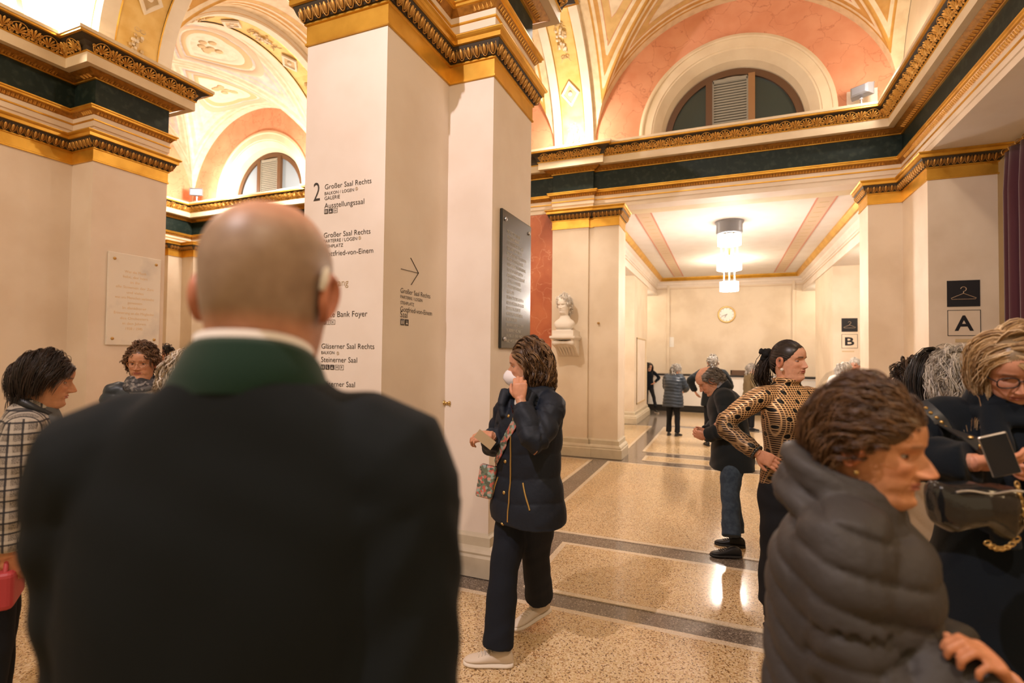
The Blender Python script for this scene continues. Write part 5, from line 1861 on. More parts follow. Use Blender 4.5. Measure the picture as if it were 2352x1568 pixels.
def person(px, py, d, rz, label, S0=1.66, zc=.12, group=None, **k):
    loc, S = find(px, py, d, rz, S0, zc, **{a: b for a, b in k.items()})
    p = Person(loc, rz, S, label=label, group=group, **k)
    p.inv = (Matrix.Translation((loc[0], loc[1], 0)) @ Matrix.Rotation(math.radians(rz), 4, 'Z')).inverted()
    p.Rw = Matrix.Rotation(math.radians(-rz), 3, 'Z')
    p.at = lambda x, y, dd: p.inv @ at_depth(x, y, dd)
    p.fl = lambda x, y: p.inv @ floor_at(x, y)
    p.wd = lambda v: p.Rw @ Vector(v)
    print('person', label[:30], 'S=%.2f' % S, 'loc', [round(c, 2) for c in loc])
    return p
def floor_at(x, y):
    d = px_ray(x, y)
    return Vector((0, 0, CAM_H))+d*(-CAM_H/d.z)
def stand(p, gap=.095, turn=6, stagger=0):
    return [(gap, .0+stagger, 0, -turn), (-gap, .0-stagger, 0, turn)]
def hang(p, side, fwd=.02, out=.055, sp=.2):
    p.arm(side, (side*(p.shx+out), fwd, p.S*.49), pole=(side*sp, -1, 0), curl=(.45, .5, .55, .6))

# 1 -------------------------------------------------- the bald man in the foreground, seen from behind
p = person(620, 616, .71, 27, 'bald man in a black jacket seen from behind, closest to the camera', 1.72, .145, female=False, hunch=6, head=(-3, 4, 0), face=dict(skin=(.62, .315, .20), neck=1.12, ear=1.05, stubble=((.31, .245, .175), .85)), hs=1.04, build=.94)
p.head()
hang(p, 1, out=.025, sp=.02); hang(p, -1, .10, -.005, -.25)
p.finish_skin()
q = MB()
p.torso(q, [(.874, .066, .072, -.028), (.864, .082, .088, -.028), (.852, .108, .094, -.026), (.835, .150, .100, -.022), (.815, .186, .108, -.014), (.78, .205, .122, -.004), (.72, .206, .134, .004), (.66, .200, .132, .004), (.60, .196, .130, .003), (.54, .200, .134, 0), (.48, .206, .138, 0), (.44, .208, .138, 0)])
p.sleeves(q, (.088, .080, .070, .062, .054))
jk = p.garment('jacket', q, M['jacket_black'], .008, 6, wr=.0025, seed=1)
def collar(p, name, m, z0, z1, r0, r1, yc=-.022, thick=.006, open_=0.0, dip=0., rx=1.0, parent=None, seg=48, tilt=0.):
    """a standing collar band round the neck; dip lowers the front"""
    q = MB()
    rows = [[], [], [], []]
    ts = np.linspace(open_-PI/2+1e-3, 2*PI-PI/2-open_, seg)
    for t in ts:
        c, sn = math.cos(t), math.sin(t)
        f = .5+.5*sn
        for i, (z, r) in enumerate(((z0, r0), (z1, r1), (z1, r1+thick), (z0, r0+thick))):
            zz = z*p.S-dip*(1-f) if False else z*p.S-dip*f**1.5
            rows[i].append((c*r*rx*p.k, yc*p.k+sn*r*p.k, zz))
    # front is +y: start the opening there
    rot = Matrix.Rotation(PI, 4, 'Z')
    rows = [[tuple(v) for v in p.bend(np.array(r_))] for r_ in rows]
    q.grid(rows+[rows[0]], m)
    o = q.build(name, None, parent or p.root, True)
    return o
collar(p, 'shirt_collar', M['shirt_white'], .858, .893, .062, .064, -.030, .004, dip=.035)
q = MB()
rows = []
for zf, rr in ((.865, .064), (.884, .066), (.888, .070), (.883, .076), (.872, .083), (.860, .091), (.850, .089)):
    rows.append([tuple(v) for v in p.bend(np.array([(math.cos(t)*rr*p.k*1.05, -.028*p.k+math.sin(t)*rr*p.k, zf*p.S-.05*(.5+.5*math.sin(t))**1.5) for t in np.linspace(0, 2*PI, 56, endpoint=False)]))])
q.grid(rows, None, closed_u=True)
q.build('jacket_collar', M['collar_green'], p.root, True)
q = MB(); p.legs(q, stand(p), (.10, .09, .07, .066, .068)); p.garment('trousers', q, M['black_trouser'], .012)
p.shoes(M['shoe_black'], M['rubber'])
q = MB()
q.tube([tuple(v) for v in p.hl(np.array([(.079, -.030, .112), (.083, -.034, .124), (.082, -.027, .137), (.080, -.016, .143)]))], [.0045, .0058, .0045, .002], 8)
q.build('hearing_aid', M['plaster_white'], p.root, True)

# 2 -------------------------------------------------- woman in the plaid jacket at the left edge
p = person(106, 868, 2.25, -30, 'short dark-haired woman in a black and white plaid jacket at the left edge', 1.6, .12, lean=8, hunch=8, head=(0, 10, 0), face=dict(skin=(.56, .28, .155), nose=1.15, age=.8, browcol=(.05, .03, .02)))
p.head()
p.arm(1, p.at(14, 1300, 2.02), pole=(.5, -1, -.2), palm=(-1, 0, 0), dirv=(0, .5, -.9), curl=(.9, .9, .9, .9), thumb=.6)
hw = p.hand_frame[0].copy()
p.arm(-1, (-.22, .20, .62*p.S), pole=(-.5, -1, -.3))
p.finish_skin()
q = MB(); p.torso(q, coat_keys(.46, -.004, .01)); p.sleeves(q, (.074, .066, .060, .054, .050))
p.garment('jacket', q, M['plaid'], .0075, 5, wr=.004, seed=5)
q = MB(); p.torso(q, [(.868, .055, .060, -.012), (.85, .07, .075, .0), (.82, .09, .10, .010), (.78, .09, .118, .014), (.72, .07, .136, .016)]); p.garment('jumper', q, M['grey_knit'], .008)
collar(p, 'collar_trim', M['strap_black'], .852, .872, .082, .078, -.012, .012, dip=.05)
q = MB(); p.legs(q, stand(p), (.085, .075, .06, .055, .058)); p.garment('trousers', q, M['black_trouser'], .014)
p.shoes(M['shoe_black'], M['rubber'])
hair(p, m_full(.175, .085, .03, temple=.135), [(.020, .012, .009), (.035, .02, .014), (.012, .008, .007), (.05, .03, .02)], 3000, .150, 9, .026, .22, lambda R: np.stack([np.sign(R[:, 0]+.012)*(.75+0*R[:, 0]), -.35-R[:, 1]*14*(R[:, 1] > 0), -.35-3*(.2-R[:, 2])], -1), .6, jit=.12, rad=.0012, cap=.008, seed=4, clump=5, cw=.004, len_fn=lambda R: (.55+.45*sst(.10, .2, R[:, 2]))*(1-.25*sst(.05, .09, R[:, 1])))
hd = tag(MB().build('tmp'), None); bpy.data.objects.remove(hd)
W = p.root.matrix_basis @ hw if False else (Matrix.Translation(p.root.location) @ Matrix.Rotation(p.root.rotation_euler.z, 4, 'Z')) @ hw
q = MB(); q.box(-.15, .05, -.03, .03, -.20, -.055)
bg = empty('handbag', W, math.radians(-35), label='red leather bag in the plaid-jacketed woman\'s hand at the left edge', cat='bag')
o = q.build('bag_body', M['red_leather'], bg); bv = o.modifiers.new('b', 'BEVEL'); bv.width = .02; bv.segments = 3
q = MB(); q.tube([(-.10, 0, -.07), (-.06, 0, .0), (.0, 0, .0), (.03, 0, -.07)], .008, 8); q.build('strap', M['red_leather'], bg, True)

# 3 -------------------------------------------------- older woman with glasses by the white tablet
p = person(326, 832, 3.45, 232, 'older woman with round glasses, auburn hair and grey scarf before the white marble tablet', 1.6, .115, head=(-12, 4, 0), face=dict(skin=(.60, .31, .19), age=1.3, nose=1.1, cheek=1.3, browk=.4), detail=.8)
p.head(); hang(p, 1); hang(p, -1); p.finish_skin()
q = MB(); p.torso(q, coat_keys(.42, .012, .01)); p.sleeves(q, (.082, .075, .066, .06, .052))
p.garment('puffer_jacket', q, M['navy_puffer'], None, 4, (.085, .010, 0), .003, seed=8)
q = MB(); p.torso(q, [(.86, .05, .06, -.01), (.83, .075, .10, .012), (.78, .07, .130, .018), (.72, .06, .144, .02)]); p.garment('white_top', q, M['shirt_white'], .009)
q = MB()
for i in range(3):
    zz = (.852-.014*i)*p.S
    q.tube([(math.cos(t)*(.072+.008*i), -.005+.012*i+math.sin(t)*(.078+.010*i), zz+.012*math.sin(2*t+i)) for t in np.linspace(0, 2*PI, 30)], .022, 8)
p.garment('scarf', q, M['scarf'], .007, 3, wr=.004)
q = MB(); p.legs(q, stand(p)); p.garment('trousers', q, M['black_trouser'], .016)
p.shoes(M['shoe_black'], M['rubber'])
hair(p, m_full(.178, .088, .03, temple=.14), [(.13, .06, .03), (.2, .10, .05), (.09, .045, .025), (.26, .15, .08)], 1700, .075, 9, .03, .4, lambda R: np.stack([R[:, 0]*9, -.5+0*R[:, 0], -.2+0*R[:, 0]], -1), .35, curl=(.007, 1.6), jit=.4, rad=.0017, cap=.008, seed=6, clump=6)
glasses(p, M['frame_gold'], .0013, .024, .021)

# 4 -------------------------------------------------- silver-blonde hair behind the bald man's shoulder
p = person(432, 876, 2.05, 70, 'woman with loose silver-blonde hair seen from behind, over the bald man\'s left shoulder', 1.55, .12, head=(10, 6, 0), face=dict(), detail=.7)
p.head(); hang(p, 1); hang(p, -1); p.finish_skin()
q = MB(); p.torso(q, coat_keys(.42)); p.sleeves(q); p.garment('jacket', q, M['coat_dark'], .012)
q = MB(); p.legs(q, stand(p)); p.garment('trousers', q, M['black_trouser'], .016)
p.shoes(M['shoe_black'], M['rubber'])
hair(p, m_full(.18, .085, .015), [(.50, .40, .28), (.62, .52, .40), (.36, .25, .14), (.72, .63, .52), (.28, .19, .10)], 1900, .17, 9, .030, .28, lambda R: np.stack([R[:, 0]*6, -.35-R[:, 1]*3, -.5+0*R[:, 0]], -1), .8, curl=(.006, 1.4), jit=.28, rad=.0018, cap=.016, seed=9, clump=6, cw=.005)

# 5 -------------------------------------------------- someone almost hidden behind the left pillar
p = person(379, 812, 6.6, 190, 'dark-haired person almost hidden behind the left pillar', 1.65, .12, face=dict(), detail=.2)
p.head(); hang(p, 1); hang(p, -1); p.finish_skin()
q = MB(); p.torso(q, coat_keys(.42)); p.sleeves(q); p.garment('jacket', q, M['coat_dark'], .016)
q = MB(); p.legs(q, stand(p)); p.garment('trousers', q, M['black_trouser'], .016)
p.shoes(M['shoe_black'], M['rubber'])
hair(p, m_full(), [(.02, .014, .01)], 300, .12, 10, .02, rad=.004, cap=.014)
def imv(p, a, b, c):
    return p.wd(_r2*a+_u2*b-_f*c)
def belt_strap(p, name, pts, w_, m, th=.003, parent=None, up=None):
    """a flat strap through the points"""
    q = MB()
    P_ = [Vector(v) for v in pts]
    rows = [[], [], [], []]
    for i, v in enumerate(P_):
        t = (P_[min(i+1, len(P_)-1)]-P_[max(i-1, 0)]).normalized()
        n = Vector(up[i]) if up else Vector((v.x, v.y, 0)).normalized()
        b = t.cross(n).normalized(); n = b.cross(t)
        for j, (a, c) in enumerate(((-1, -1), (1, -1), (1, 1), (-1, 1))):
            rows[j].append(v+b*a*w_/2+n*c*th/2)
    q.grid(rows+[rows[0]], m)
    return q.build(name, None, parent, True, .6)
def world(p, v):
    return (Matrix.Translation(p.root.location) @ Matrix.Rotation(p.root.rotation_euler.z, 4, 'Z')) @ Vector(v)
def surf(o, a, b):
    """first hit on a part's mesh going from a to b (its own coordinates)"""
    a, b = Vector(a), Vector(b)
    ok, loc, nrm, i = o.ray_cast(a, (b-a).normalized())
    return (loc, nrm) if ok else (b, (a-b).normalized())

# 6 -------------------------------------------------- curly-haired woman with the mask
p = person(1211, 836, 2.72, 157, 'curly-haired woman in a navy puffer coat adjusting a white face mask', 1.66, .12, lean=-1, head=(-52, 4, 0), face=dict(skin=(.60, .32, .20), age=.4, nose=1.05))
p.head()
p.arm(1, p.at(1128, 1000, 2.62), pole=(.8, -1, -.3), palm=p.wd((.3, .5, -.6)), dirv=p.wd((-.9, -.1, -.12)), curl=(.75, .8, .85, .9), thumb=.5)
tk = [v.copy() if hasattr(v, 'copy') else v for v in p.hand_frame]
p.arm(-1, p.at(1196, 918, 2.52), pole=(-.9, -.4, -1.2), palm=p.wd((-.25, .9, .1)), dirv=p.wd((-.12, .10, 1)), curl=(.95, 1.0, 1.0, 1.05), thumb=.5)
p.finish_skin()
q = MB(); p.torso(q, coat_keys(.435, .018, .014)); p.sleeves(q, (.082, .075, .067, .062, .056), .93)
q.tube([(math.cos(t)*.088, -.018+math.sin(t)*.090, .852*p.S-.018*(.5+.5*math.sin(t))) for t in np.linspace(0, 2*PI, 26)], .030, 10)
for sd in (-1, 1):
    q.tube([(sd*.10, .07, .845*p.S), (sd*.085, .115, .80*p.S), (sd*.06, .125, .765*p.S)], [.022, .030, .016], 10)
coat = p.garment('puffer_coat', q, M['navy_nylon'], .0062, 4, (.118, .0065, 0), .0042, seed=21)
fz = [(surf(coat, (-.012, .6, z*p.S), (-.012, 0, z*p.S))) for z in np.linspace(.425, .80, 14)]
q = MB(); q.tube([v+n*.002 for v, n in fz], .0045, 6); q.build('zip', M['brass'], coat, True)
for z in (.44, .535, .63, .70, .77):
    v, n = surf(coat, (.026, .6, z*p.S), (.026, 0, z*p.S))
    q = MB(); q.lathe([(.009, 0), (.009, .003), (.004, .005), (0, .005)], 14, None, T=Matrix.Translation(v) @ n.to_track_quat('Z', 'Y').to_matrix().to_4x4()); q.build('snap_button', M['brass'], coat, True)
for sd, za, zb, xa, xb in ((-1, .575, .50, -.085, -.135), (1, .575, .50, .085, .135)):
    q = MB()
    L_ = [surf(coat, (xa+(xb-xa)*t, .6, (za+(zb-za)*t)*p.S), (xa+(xb-xa)*t, 0, (za+(zb-za)*t)*p.S)) for t in np.linspace(0, 1, 8)]
    q.tube([v+n*.002 for v, n in L_], .0045, 6); q.build('pocket_zip', M['brass'], coat, True)
q = MB(); p.torso(q, [(.86, .045, .05, .0), (.83, .05, .07, .020), (.80, .05, .088, .022)]); p.garment('scarf', q, M['shirt_white'], .009)
a1 = p.fl(1142, 1528); a2 = p.fl(1238, 1432)
q = MB(); p.legs(q, [(a1.x, a1.y, 0, -48), (a2.x, a2.y, .055, -16)], (.102, .094, .080, .080, .084)); p.garment('trousers', q, M['navy_trouser'], .0075, 5, wr=.004, seed=3)
p.shoes(M['sneaker'], M['sneaker_sole'], sneaker=True, pitch=(0, -14))
hair(p, m_full(.182, .09, .0, temple=.145), [(.10, .050, .022), (.16, .085, .038), (.06, .030, .014), (.28, .16, .075), (.07, .035, .017)], 1900, .25, 20, .034, .28, lambda R: np.stack([R[:, 0]*6, -.6-R[:, 1]*9*(R[:, 1] > 0), -.35+0*R[:, 0]], -1), .65, curl=(.0105, 1.9), jit=.2, rad=.0020, cap=.010, seed=12, bp=.86, tip=.5, clump=9, cw=.0042, hug=.2)
# the mask: folded white shell over nose and mouth, with ear loops
q = MB()
rows = []
for z, yy, wd in ((.095, .108, .022), (.089, .119, .034), (.070, .133, .050), (.052, .138, .054), (.022, .121, .050), (.000, .096, .040), (-.008, .080, .034)):
    rows.append([(wd*math.sin(t), .055+(yy-.055)*max(0, 1-abs(math.sin(t))**1.25), z+.010*abs(math.sin(t))*(1 if z < .05 else -1.3)) for t in np.linspace(-1.5, 1.5, 21)])
q.grid([[tuple(v) for v in p.hl(np.array(r_))] for r_ in rows])
mk = q.build('face_mask', M['mask_white'], p.root, True)
sm = mk.modifiers.new('s', 'SOLIDIFY'); sm.thickness = .002
for sd in (-1, 1):
    for z0, z1 in ((.082, .125), (.005, .085)):
        q = MB(); q.tube([tuple(v) for v in p.hl(np.array([(sd*.046, .062, z0), (sd*.066, .030, (z0+z1)/2), (sd*.081, -.006, z1)]))], .0016, 5); q.build('ear_loop', M['mask_white'], mk, True)
# ticket in the right hand
q = MB(); q.box(-.052, .052, -.0012, .0012, -.024, .024)
tq = q.build('ticket', M['paper_tan'])
c_ = at_depth(1114, 1009, 2.56)
X_ = (_r2*.78-_u2*.58-_f*.2).normalized(); Z_ = (_u2*.75+_r2*.55).normalized(); Y_ = Z_.cross(X_).normalized(); Z_ = X_.cross(Y_)
tq.matrix_world = Matrix.Translation(c_) @ Matrix((X_, Y_, Z_)).transposed().to_4x4()
tag(tq, 'folded tan ticket held in the masked woman\'s lowered hand', 'ticket')
# cross-body strap and pouch
pts, ns = [], []
for t in np.linspace(0, 1, 16):
    x = -.115+.27*t; z = (.80-.185*t)*p.S
    v, n = surf(coat, (x*1.1, .6, z), (x*.6, 0, z)); pts.append(v+n*.006); ns.append(n)
bagr = empty('shoulder_bag', p.root.location, p.root.rotation_euler.z, label='floral cross-body strap and pouch worn by the masked woman', cat='bag')
belt_strap(p, 'strap', pts, .042, M['floral'], parent=bagr, up=ns)
q = MB(); e = pts[-1]; q.box(-.045, .045, -.02, .02, -.15, .02, None, Matrix.Translation(e+Vector((.03, .02, -.03))) @ Matrix.Rotation(.5, 4, 'Z') @ Matrix.Rotation(-.15, 4, 'Y')); o = q.build('pouch', M['floral'], bagr); bv = o.modifiers.new('b', 'BEVEL'); bv.width = .012; bv.segments = 3

# 7 -------------------------------------------------- grey-haired person in the long quilted jacket, corridor
p = person(1553, 850, 10.35, -14, 'grey-haired person in a blue-grey quilted jacket seen from behind in the corridor', 1.55, .12, hunch=10, head=(-14, 30, 0), face=dict(skin=(.6, .33, .2)), detail=.45)
p.head(); p.arm(1, (.14, .30, .62*p.S), pole=(1, -.6, -1)); p.arm(-1, (-.10, .30, .60*p.S), pole=(-1, -.6, -1)); p.finish_skin()
q = MB(); p.torso(q, coat_keys(.40, .035, .02)); p.sleeves(q, (.098, .09, .08, .072, .06)); p.garment('quilted_jacket', q, M['navy_puffer'], .011, 3, (.062, .010, 0), .003, seed=31)
q = MB(); p.legs(q, stand(p, .085, 14)); p.garment('trousers', q, M['black_trouser'], .012)
p.shoes(M['shoe_black'], M['rubber'])
GREY = [(.30, .26, .21), (.42, .38, .33), (.2, .17, .14), (.5, .46, .4)]
hair(p, m_full(.18, .085, .015), GREY, 600, .09, 10, .03, .5, lambda R: np.stack([R[:, 0]*6, -.3+0*R[:, 0], -.5+0*R[:, 0]], -1), .4, curl=(.006, 1.5), jit=.4, rad=.0035, cap=.018, seed=14)

# 8 -------------------------------------------------- man in the dark coat and jeans
p = person(1628, 872, 4.5, 96, 'grey-haired man with glasses in a dark coat and blue jeans, looking down', 1.66, .12, female=False, lean=5, hunch=14, head=(0, 36, 0), face=dict(skin=(.60, .31, .19), age=1.1, nose=1.15, browcol=(.25, .2, .16)), build=1.08)
p.head()
p.arm(1, p.at(1622, 992, 4.56), pole=(1, -.8, -.6), palm=(-1, .1, .25), dirv=(-.25, .9, .12), curl=(1.0, 1.05, 1.1, 1.1), thumb=.6)
p.arm(-1, p.at(1624, 1000, 4.34), pole=(-1, -.7, -.8), palm=(1, .1, .3), dirv=(.3, .9, .0), curl=(.9, 1.05, 1.1, 1.1), thumb=.5)
p.finish_skin()
q = MB(); p.torso(q, coat_keys(.40, .034, .012)); p.sleeves(q, (.098, .090, .082, .074, .066)); ct_ = p.garment('coat', q, M['coat_dark'], .0085, 5, None, .005, seed=41)
collar(p, 'coat_collar', M['coat_dark'], .845, .885, .094, .078, -.03, .012, dip=.07)
collar(p, 'shirt_collar', M['grey_shirt'], .862, .902, .068, .066, -.018, .006, dip=.06)
a1 = p.fl(1690, 1256); a2 = p.fl(1680, 1284)
q = MB(); p.legs(q, [(a1.x, a1.y, 0, -4), (a2.x, a2.y, 0, 8)], (.105, .096, .078, .074, .078)); p.garment('jeans', q, M['jeans'], .009, 4, wr=.006, seed=4)
p.shoes(M['shoe_black'], M['rubber'], sneaker=True)
hair(p, m_bald(.190, .088, .02), [(.16, .13, .10), (.24, .20, .16), (.10, .08, .06), (.36, .31, .26)], 1500, .055, 6, .018, .35, lambda R: np.stack([R[:, 0]*2, -.9+0*R[:, 0], -.5+0*R[:, 0]], -1), .2, jit=.3, rad=.0016, cap=.010, seed=15, hug=.6)
glasses(p, M['frame_gold'], .0012, .022, .016)

# 9 -------------------------------------------------- grey-haired man behind him
p = person(1637, 832, 9.2, 10, 'grey-haired man in a black jacket with his back turned, behind the man in jeans', 1.72, .12, female=False, hunch=5, head=(0, 10, 0), face=dict(), detail=.35)
p.head(); p.arm(-1, (-.30, .04, .60*p.S), pole=(-1, -.4, -.2)); p.arm(1, (.2, .25, .62*p.S), pole=(1, -.6, -1)); p.finish_skin()
q = MB(); p.torso(q, coat_keys(.44, .02, .01)); p.sleeves(q, (.088, .08, .072, .064, .056)); p.garment('jacket', q, M['coat_dark'], .013, 3)
q = MB(); p.legs(q, stand(p)); p.garment('trousers', q, M['black_trouser'], .018)
p.shoes(M['shoe_black'], M['rubber'])
hair(p, m_full(.19, .09, .02), GREY, 500, .05, 8, .02, .6, None, .1, jit=.6, rad=.0035, cap=.014, seed=16)

# 10 ------------------------------------------------- person in black leaning by the far pier
p = person(1491, 842, 14.75, 195, 'person in black with long dark hair leaning beside the far left pier', 1.64, .12, lean=-6, head=(15, 14, 0), face=dict(), detail=.35)
p.head(); p.arm(1, (.24, .10, .57*p.S), pole=(.5, -1, 0)); p.arm(-1, (-.16, .08, .60*p.S), pole=(-1, -.25, 0)); p.finish_skin()
q = MB(); p.torso(q, coat_keys(.48, -.01)); p.sleeves(q, (.066, .06, .054, .05, .045)); p.garment('jacket', q, M['coat_black'], .013, 3)
q = MB(); p.legs(q, [(.06, .02, 0, -10), (-.18, .34, 0, 20)], (.085, .075, .06, .055, .06)); p.garment('trousers', q, M['black_trouser'], .013)
p.shoes(M['shoe_black'], M['sneaker_sole'])
hair(p, m_full(), [(.012, .009, .008), (.02, .014, .012)], 500, .34, 12, .02, .3, lambda R: np.stack([R[:, 0]*6, -.3+0*R[:, 0], -.6+0*R[:, 0]], -1), .8, jit=.15, rad=.004, cap=.012, seed=17)

# 11 ------------------------------------------------- woman in the olive coat
p = person(1727, 848, 11.2, -70, 'grey-haired woman in an olive coat half hidden behind the ponytail', 1.6, .12, hunch=4, head=(0, 10, 0), face=dict(skin=(.6, .34, .22)), detail=.35)
p.head(); p.arm(1, (.2, .2, .6*p.S), pole=(.6, -1, -.5)); hang(p, -1); p.finish_skin()
q = MB(); p.torso(q, coat_keys(.30, .02, .02)); p.sleeves(q, (.088, .08, .072, .064, .056)); p.garment('coat', q, M['coat_olive'], .013, 3)
q = MB(); p.legs(q, stand(p)); p.garment('trousers', q, M['black_trouser'], .018)
p.shoes(M['shoe_black'], M['rubber'])
hair(p, m_full(.18, .085, .02), [(.55, .5, .44), (.42, .37, .32), (.3, .26, .22)], 500, .10, 8, .025, .5, lambda R: np.stack([R[:, 0]*6, -.3+0*R[:, 0], -.5+0*R[:, 0]], -1), .4, jit=.4, rad=.0035, cap=.014, seed=18)

# 12 ------------------------------------------------- woman with the ponytail
p = person(1812, 826, 3.0, -150, 'dark-haired woman with a scrunchie ponytail and gold lattice blouse, hand on hip', 1.68, .12, head=(24, -2, 0), face=dict(skin=(.66, .36, .24), age=.7, nose=.95, lid=6, browk=1.0, gaze=(-6, 0)))
p.head()
p.arm(1, p.at(1740, 1040, 2.86), pole=p.wd((-1, .15, -.1)), palm=p.wd((.3, .9, -.3)), dirv=p.wd((.86, .1, -.5)), curl=(.22, .2, .25, .3), thumb=-.1, spread=.5)
p.arm(-1, (-.26, .10, .56*p.S), pole=(-.6, -1, 0)); p.finish_skin()
q = MB(); p.torso(q, [(.872, .060, .062, -.018), (.853, .070, .070, -.020), (.834, .112, .078, -.018), (.812, .146, .088, -.012), (.78, .158, .104, 0), (.73, .156, .124, .012), (.67, .148, .112, .008), (.61, .142, .104, .006), (.55, .156, .112, 0), (.50, .168, .118, 0)]); p.sleeves(q, (.070, .062, .056, .053, .046), 1.0)
q.tube([(math.cos(t)*.064, -.016+math.sin(t)*.068, .868*p.S-.010*(.5+.5*math.sin(t))) for t in np.linspace(0, 2*PI, 24)], .013, 8)
bl = p.garment('blouse', q, M['sequins'], .0065, 4, None, .003, seed=51)
W, tx, pn, fd, hk = p.hand_frame
# (the last hand built is the left one; the right cuff sits at the wrist of the first arm)
sd, sh, E, W = p.arms[0]
q = MB(); dv = (W-E).normalized(); a_ = dv.orthogonal().normalized(); b_ = dv.cross(a_)
for k in range(16):
    t = 2*PI*k/16; q.ball(W-dv*.006+a_*.035*math.cos(t)+b_*.035*math.sin(t), .009, None, 8, 6)
q.build('beaded_cuff', M['black_glass'], bl, True)
q = MB(); p.legs(q, stand(p, .09)); p.torso(q, [(.56, .150, .11, 0), (.50, .17, .118, 0), (.40, .165, .12, 0), (.28, .16, .12, 0), (.10, .17, .13, 0)]); p.garment('skirt', q, M['black_trouser'], .010, 5, None, .006)
p.shoes(M['shoe_black'], M['rubber'])
DK = [(.022, .014, .011), (.04, .025, .018), (.015, .010, .009), (.06, .04, .03)]
# hair drawn back to the tie, then the tail
tie = np.array([.0, -.128, .150])
r = np.random.default_rng(5)
uu = r.uniform(-PI, PI, 6000); zz = r.uniform(.03, .231, 6000)
k = r.uniform(0, 1, 6000) < m_full(.190, .095, .035, temple=.155)(uu, zz)
x, y = head_xy(uu[k], zz[k], dict(p.P, nose=0)); R = np.stack([x, y, zz[k]], -1)[:2000]
cen = np.array([0, -.006, .115]); ell = np.array([.0790, .1030, .1215])
t = np.linspace(0, 1, 12)[None, :, None]
pos = R[:, None]*(1-t)+tie*t
e = (pos-cen)/ell; le = np.linalg.norm(e, axis=2, keepdims=True)
push = cen+e/le*ell*(1.0+r.uniform(0, .05, (len(R), 1, 1))*np.sin(PI*np.clip(t, 0, 1)))
pos = np.where((le < 1.03) & (t < .93), push, pos)
pos[:, -1] = tie+r.normal(0, .006, (len(R), 3))
nt_ = 460
base = tie+r.normal(0, .008, (nt_, 1, 3))+r.normal(0, 1, (nt_, 1, 3))*np.array([.020, .016, 0])*np.sin(1.9*t)
tail = base+np.concatenate([np.zeros((nt_, 12, 1)), -np.abs(.055*np.sin(t*1.7)+0*base[..., :1]), -.235*t**1.15+.012*np.sin(t*3)+0*base[..., :1]], -1)*(1+r.uniform(-.2, .15, (nt_, 1, 1)))+np.cumsum(r.normal(0, .0035, (nt_, 12, 3)), 1)*1.0
allp = np.concatenate([pos, tail])
rad_ = np.repeat((.0015*(1-.4*np.linspace(0, 1, 12)**2))[None], len(allp), 0)
cc = np.array(DK)[r.integers(0, 4, len(allp))]
uu = np.linspace(-PI, PI, 72, endpoint=False); zz = np.concatenate([[.232, .230], np.linspace(.226, 0, 40)])
Ug, Zg = np.meshgrid(uu, zz); x, y = head_xy(Ug, Zg, dict(p.P, nose=0)); Pm = np.stack([x, y, Zg], -1)
nn = (Pm-cen)/np.array([.075, .098, .117])**2; nn /= np.linalg.norm(nn, axis=2, keepdims=True)
mk_ = m_full(.190, .095, .035, temple=.155)(Ug, Zg); Pm = Pm+nn*(.0010*mk_-.004*(mk_ < .3))[..., None]
Cf = [(i*72+j, i*72+(j+1) % 72, (i+1)*72+(j+1) % 72, (i+1)*72+j) for i in range(len(zz)-1) for j in range(72) if max(mk_[i, j], mk_[i+1, j]) > .3]
strands(p.hl(allp), rad_, cc, 'hair', p.root, (p.hl(Pm.reshape(-1, 3)), Cf, np.repeat(np.array([[.018, .012, .010]]), Pm.shape[0]*72, 0)))
q = MB()
pts = [tie+np.array([math.cos(a)*.026, -.010+.012*math.sin(3*a), math.sin(a)*.026]) for a in np.linspace(0, 2*PI, 22)]
q.tube([tuple(v) for v in p.hl(np.array(pts))], [.017+.005*math.sin(a*7) for a in np.linspace(0, 2*PI, 22)], 9)
for s_ in (-1, 1):
    q.tube([tuple(v) for v in p.hl(np.array([tie+np.array([s_*.01, -.01, .01]), tie+np.array([s_*.04, -.022, .03]), tie+np.array([s_*.055, -.02, .012])]))], [.012, .018, .010], 8)
p.garment('scrunchie', q, M['velvet_black'], .004, 3, None, .002)
for sd in (-1, 1):
    q = MB(); c = p.hl(np.array([[sd*.083, .004, .062]]))[0]; q.ball(tuple(c), .0095, None, 14, 10); q.build('pearl_earring', M['pearl'], p.root, True)

# 13 ------------------------------------------------- foreground woman in the grey puffer
p = person(2000, 1016, 1.09, -108, 'older woman with short brown hair in a grey quilted puffer, closest at the right', 1.52, .12, hunch=8, head=(-9, 5, 0), face=dict(skin=(.60, .285, .145), age=1.3, nose=1.28, browk=.55, cheek=1.2, lid=15, gaze=(-20, -4)), build=1.12)
p.head()
p.arm(1, p.at(2306, 1580, .88), pole=(.4, -1, -1.2), palm=imv(p, -.55, -.8, -.2), dirv=imv(p, -.50, .86, .15), curl=(1.05, 1.15, 1.2, 1.25), thumb=.15)
p.arm(-1, (-.20, .20, .60*p.S), pole=(-.6, -1, -.4), show_hand=True)
p.finish_skin()
q = MB(); p.torso(q, coat_keys(.42, .034, .01, .004)); p.sleeves(q, (.102, .094, .084, .078, .066))
for i, (dz, rr, yo) in enumerate(((.838, .105, -.05), (.866, .092, -.055), (.888, .085, -.062))):
    q.tube([tuple(v) for v in p.bend(np.array([(math.cos(t)*rr*1.05, yo+math.sin(t)*rr, dz*p.S-.045*(.5+.5*math.sin(t))) for t in np.linspace(PI*-.02-.55, PI*1.02+.55+PI, 30)]))], .030, 10)
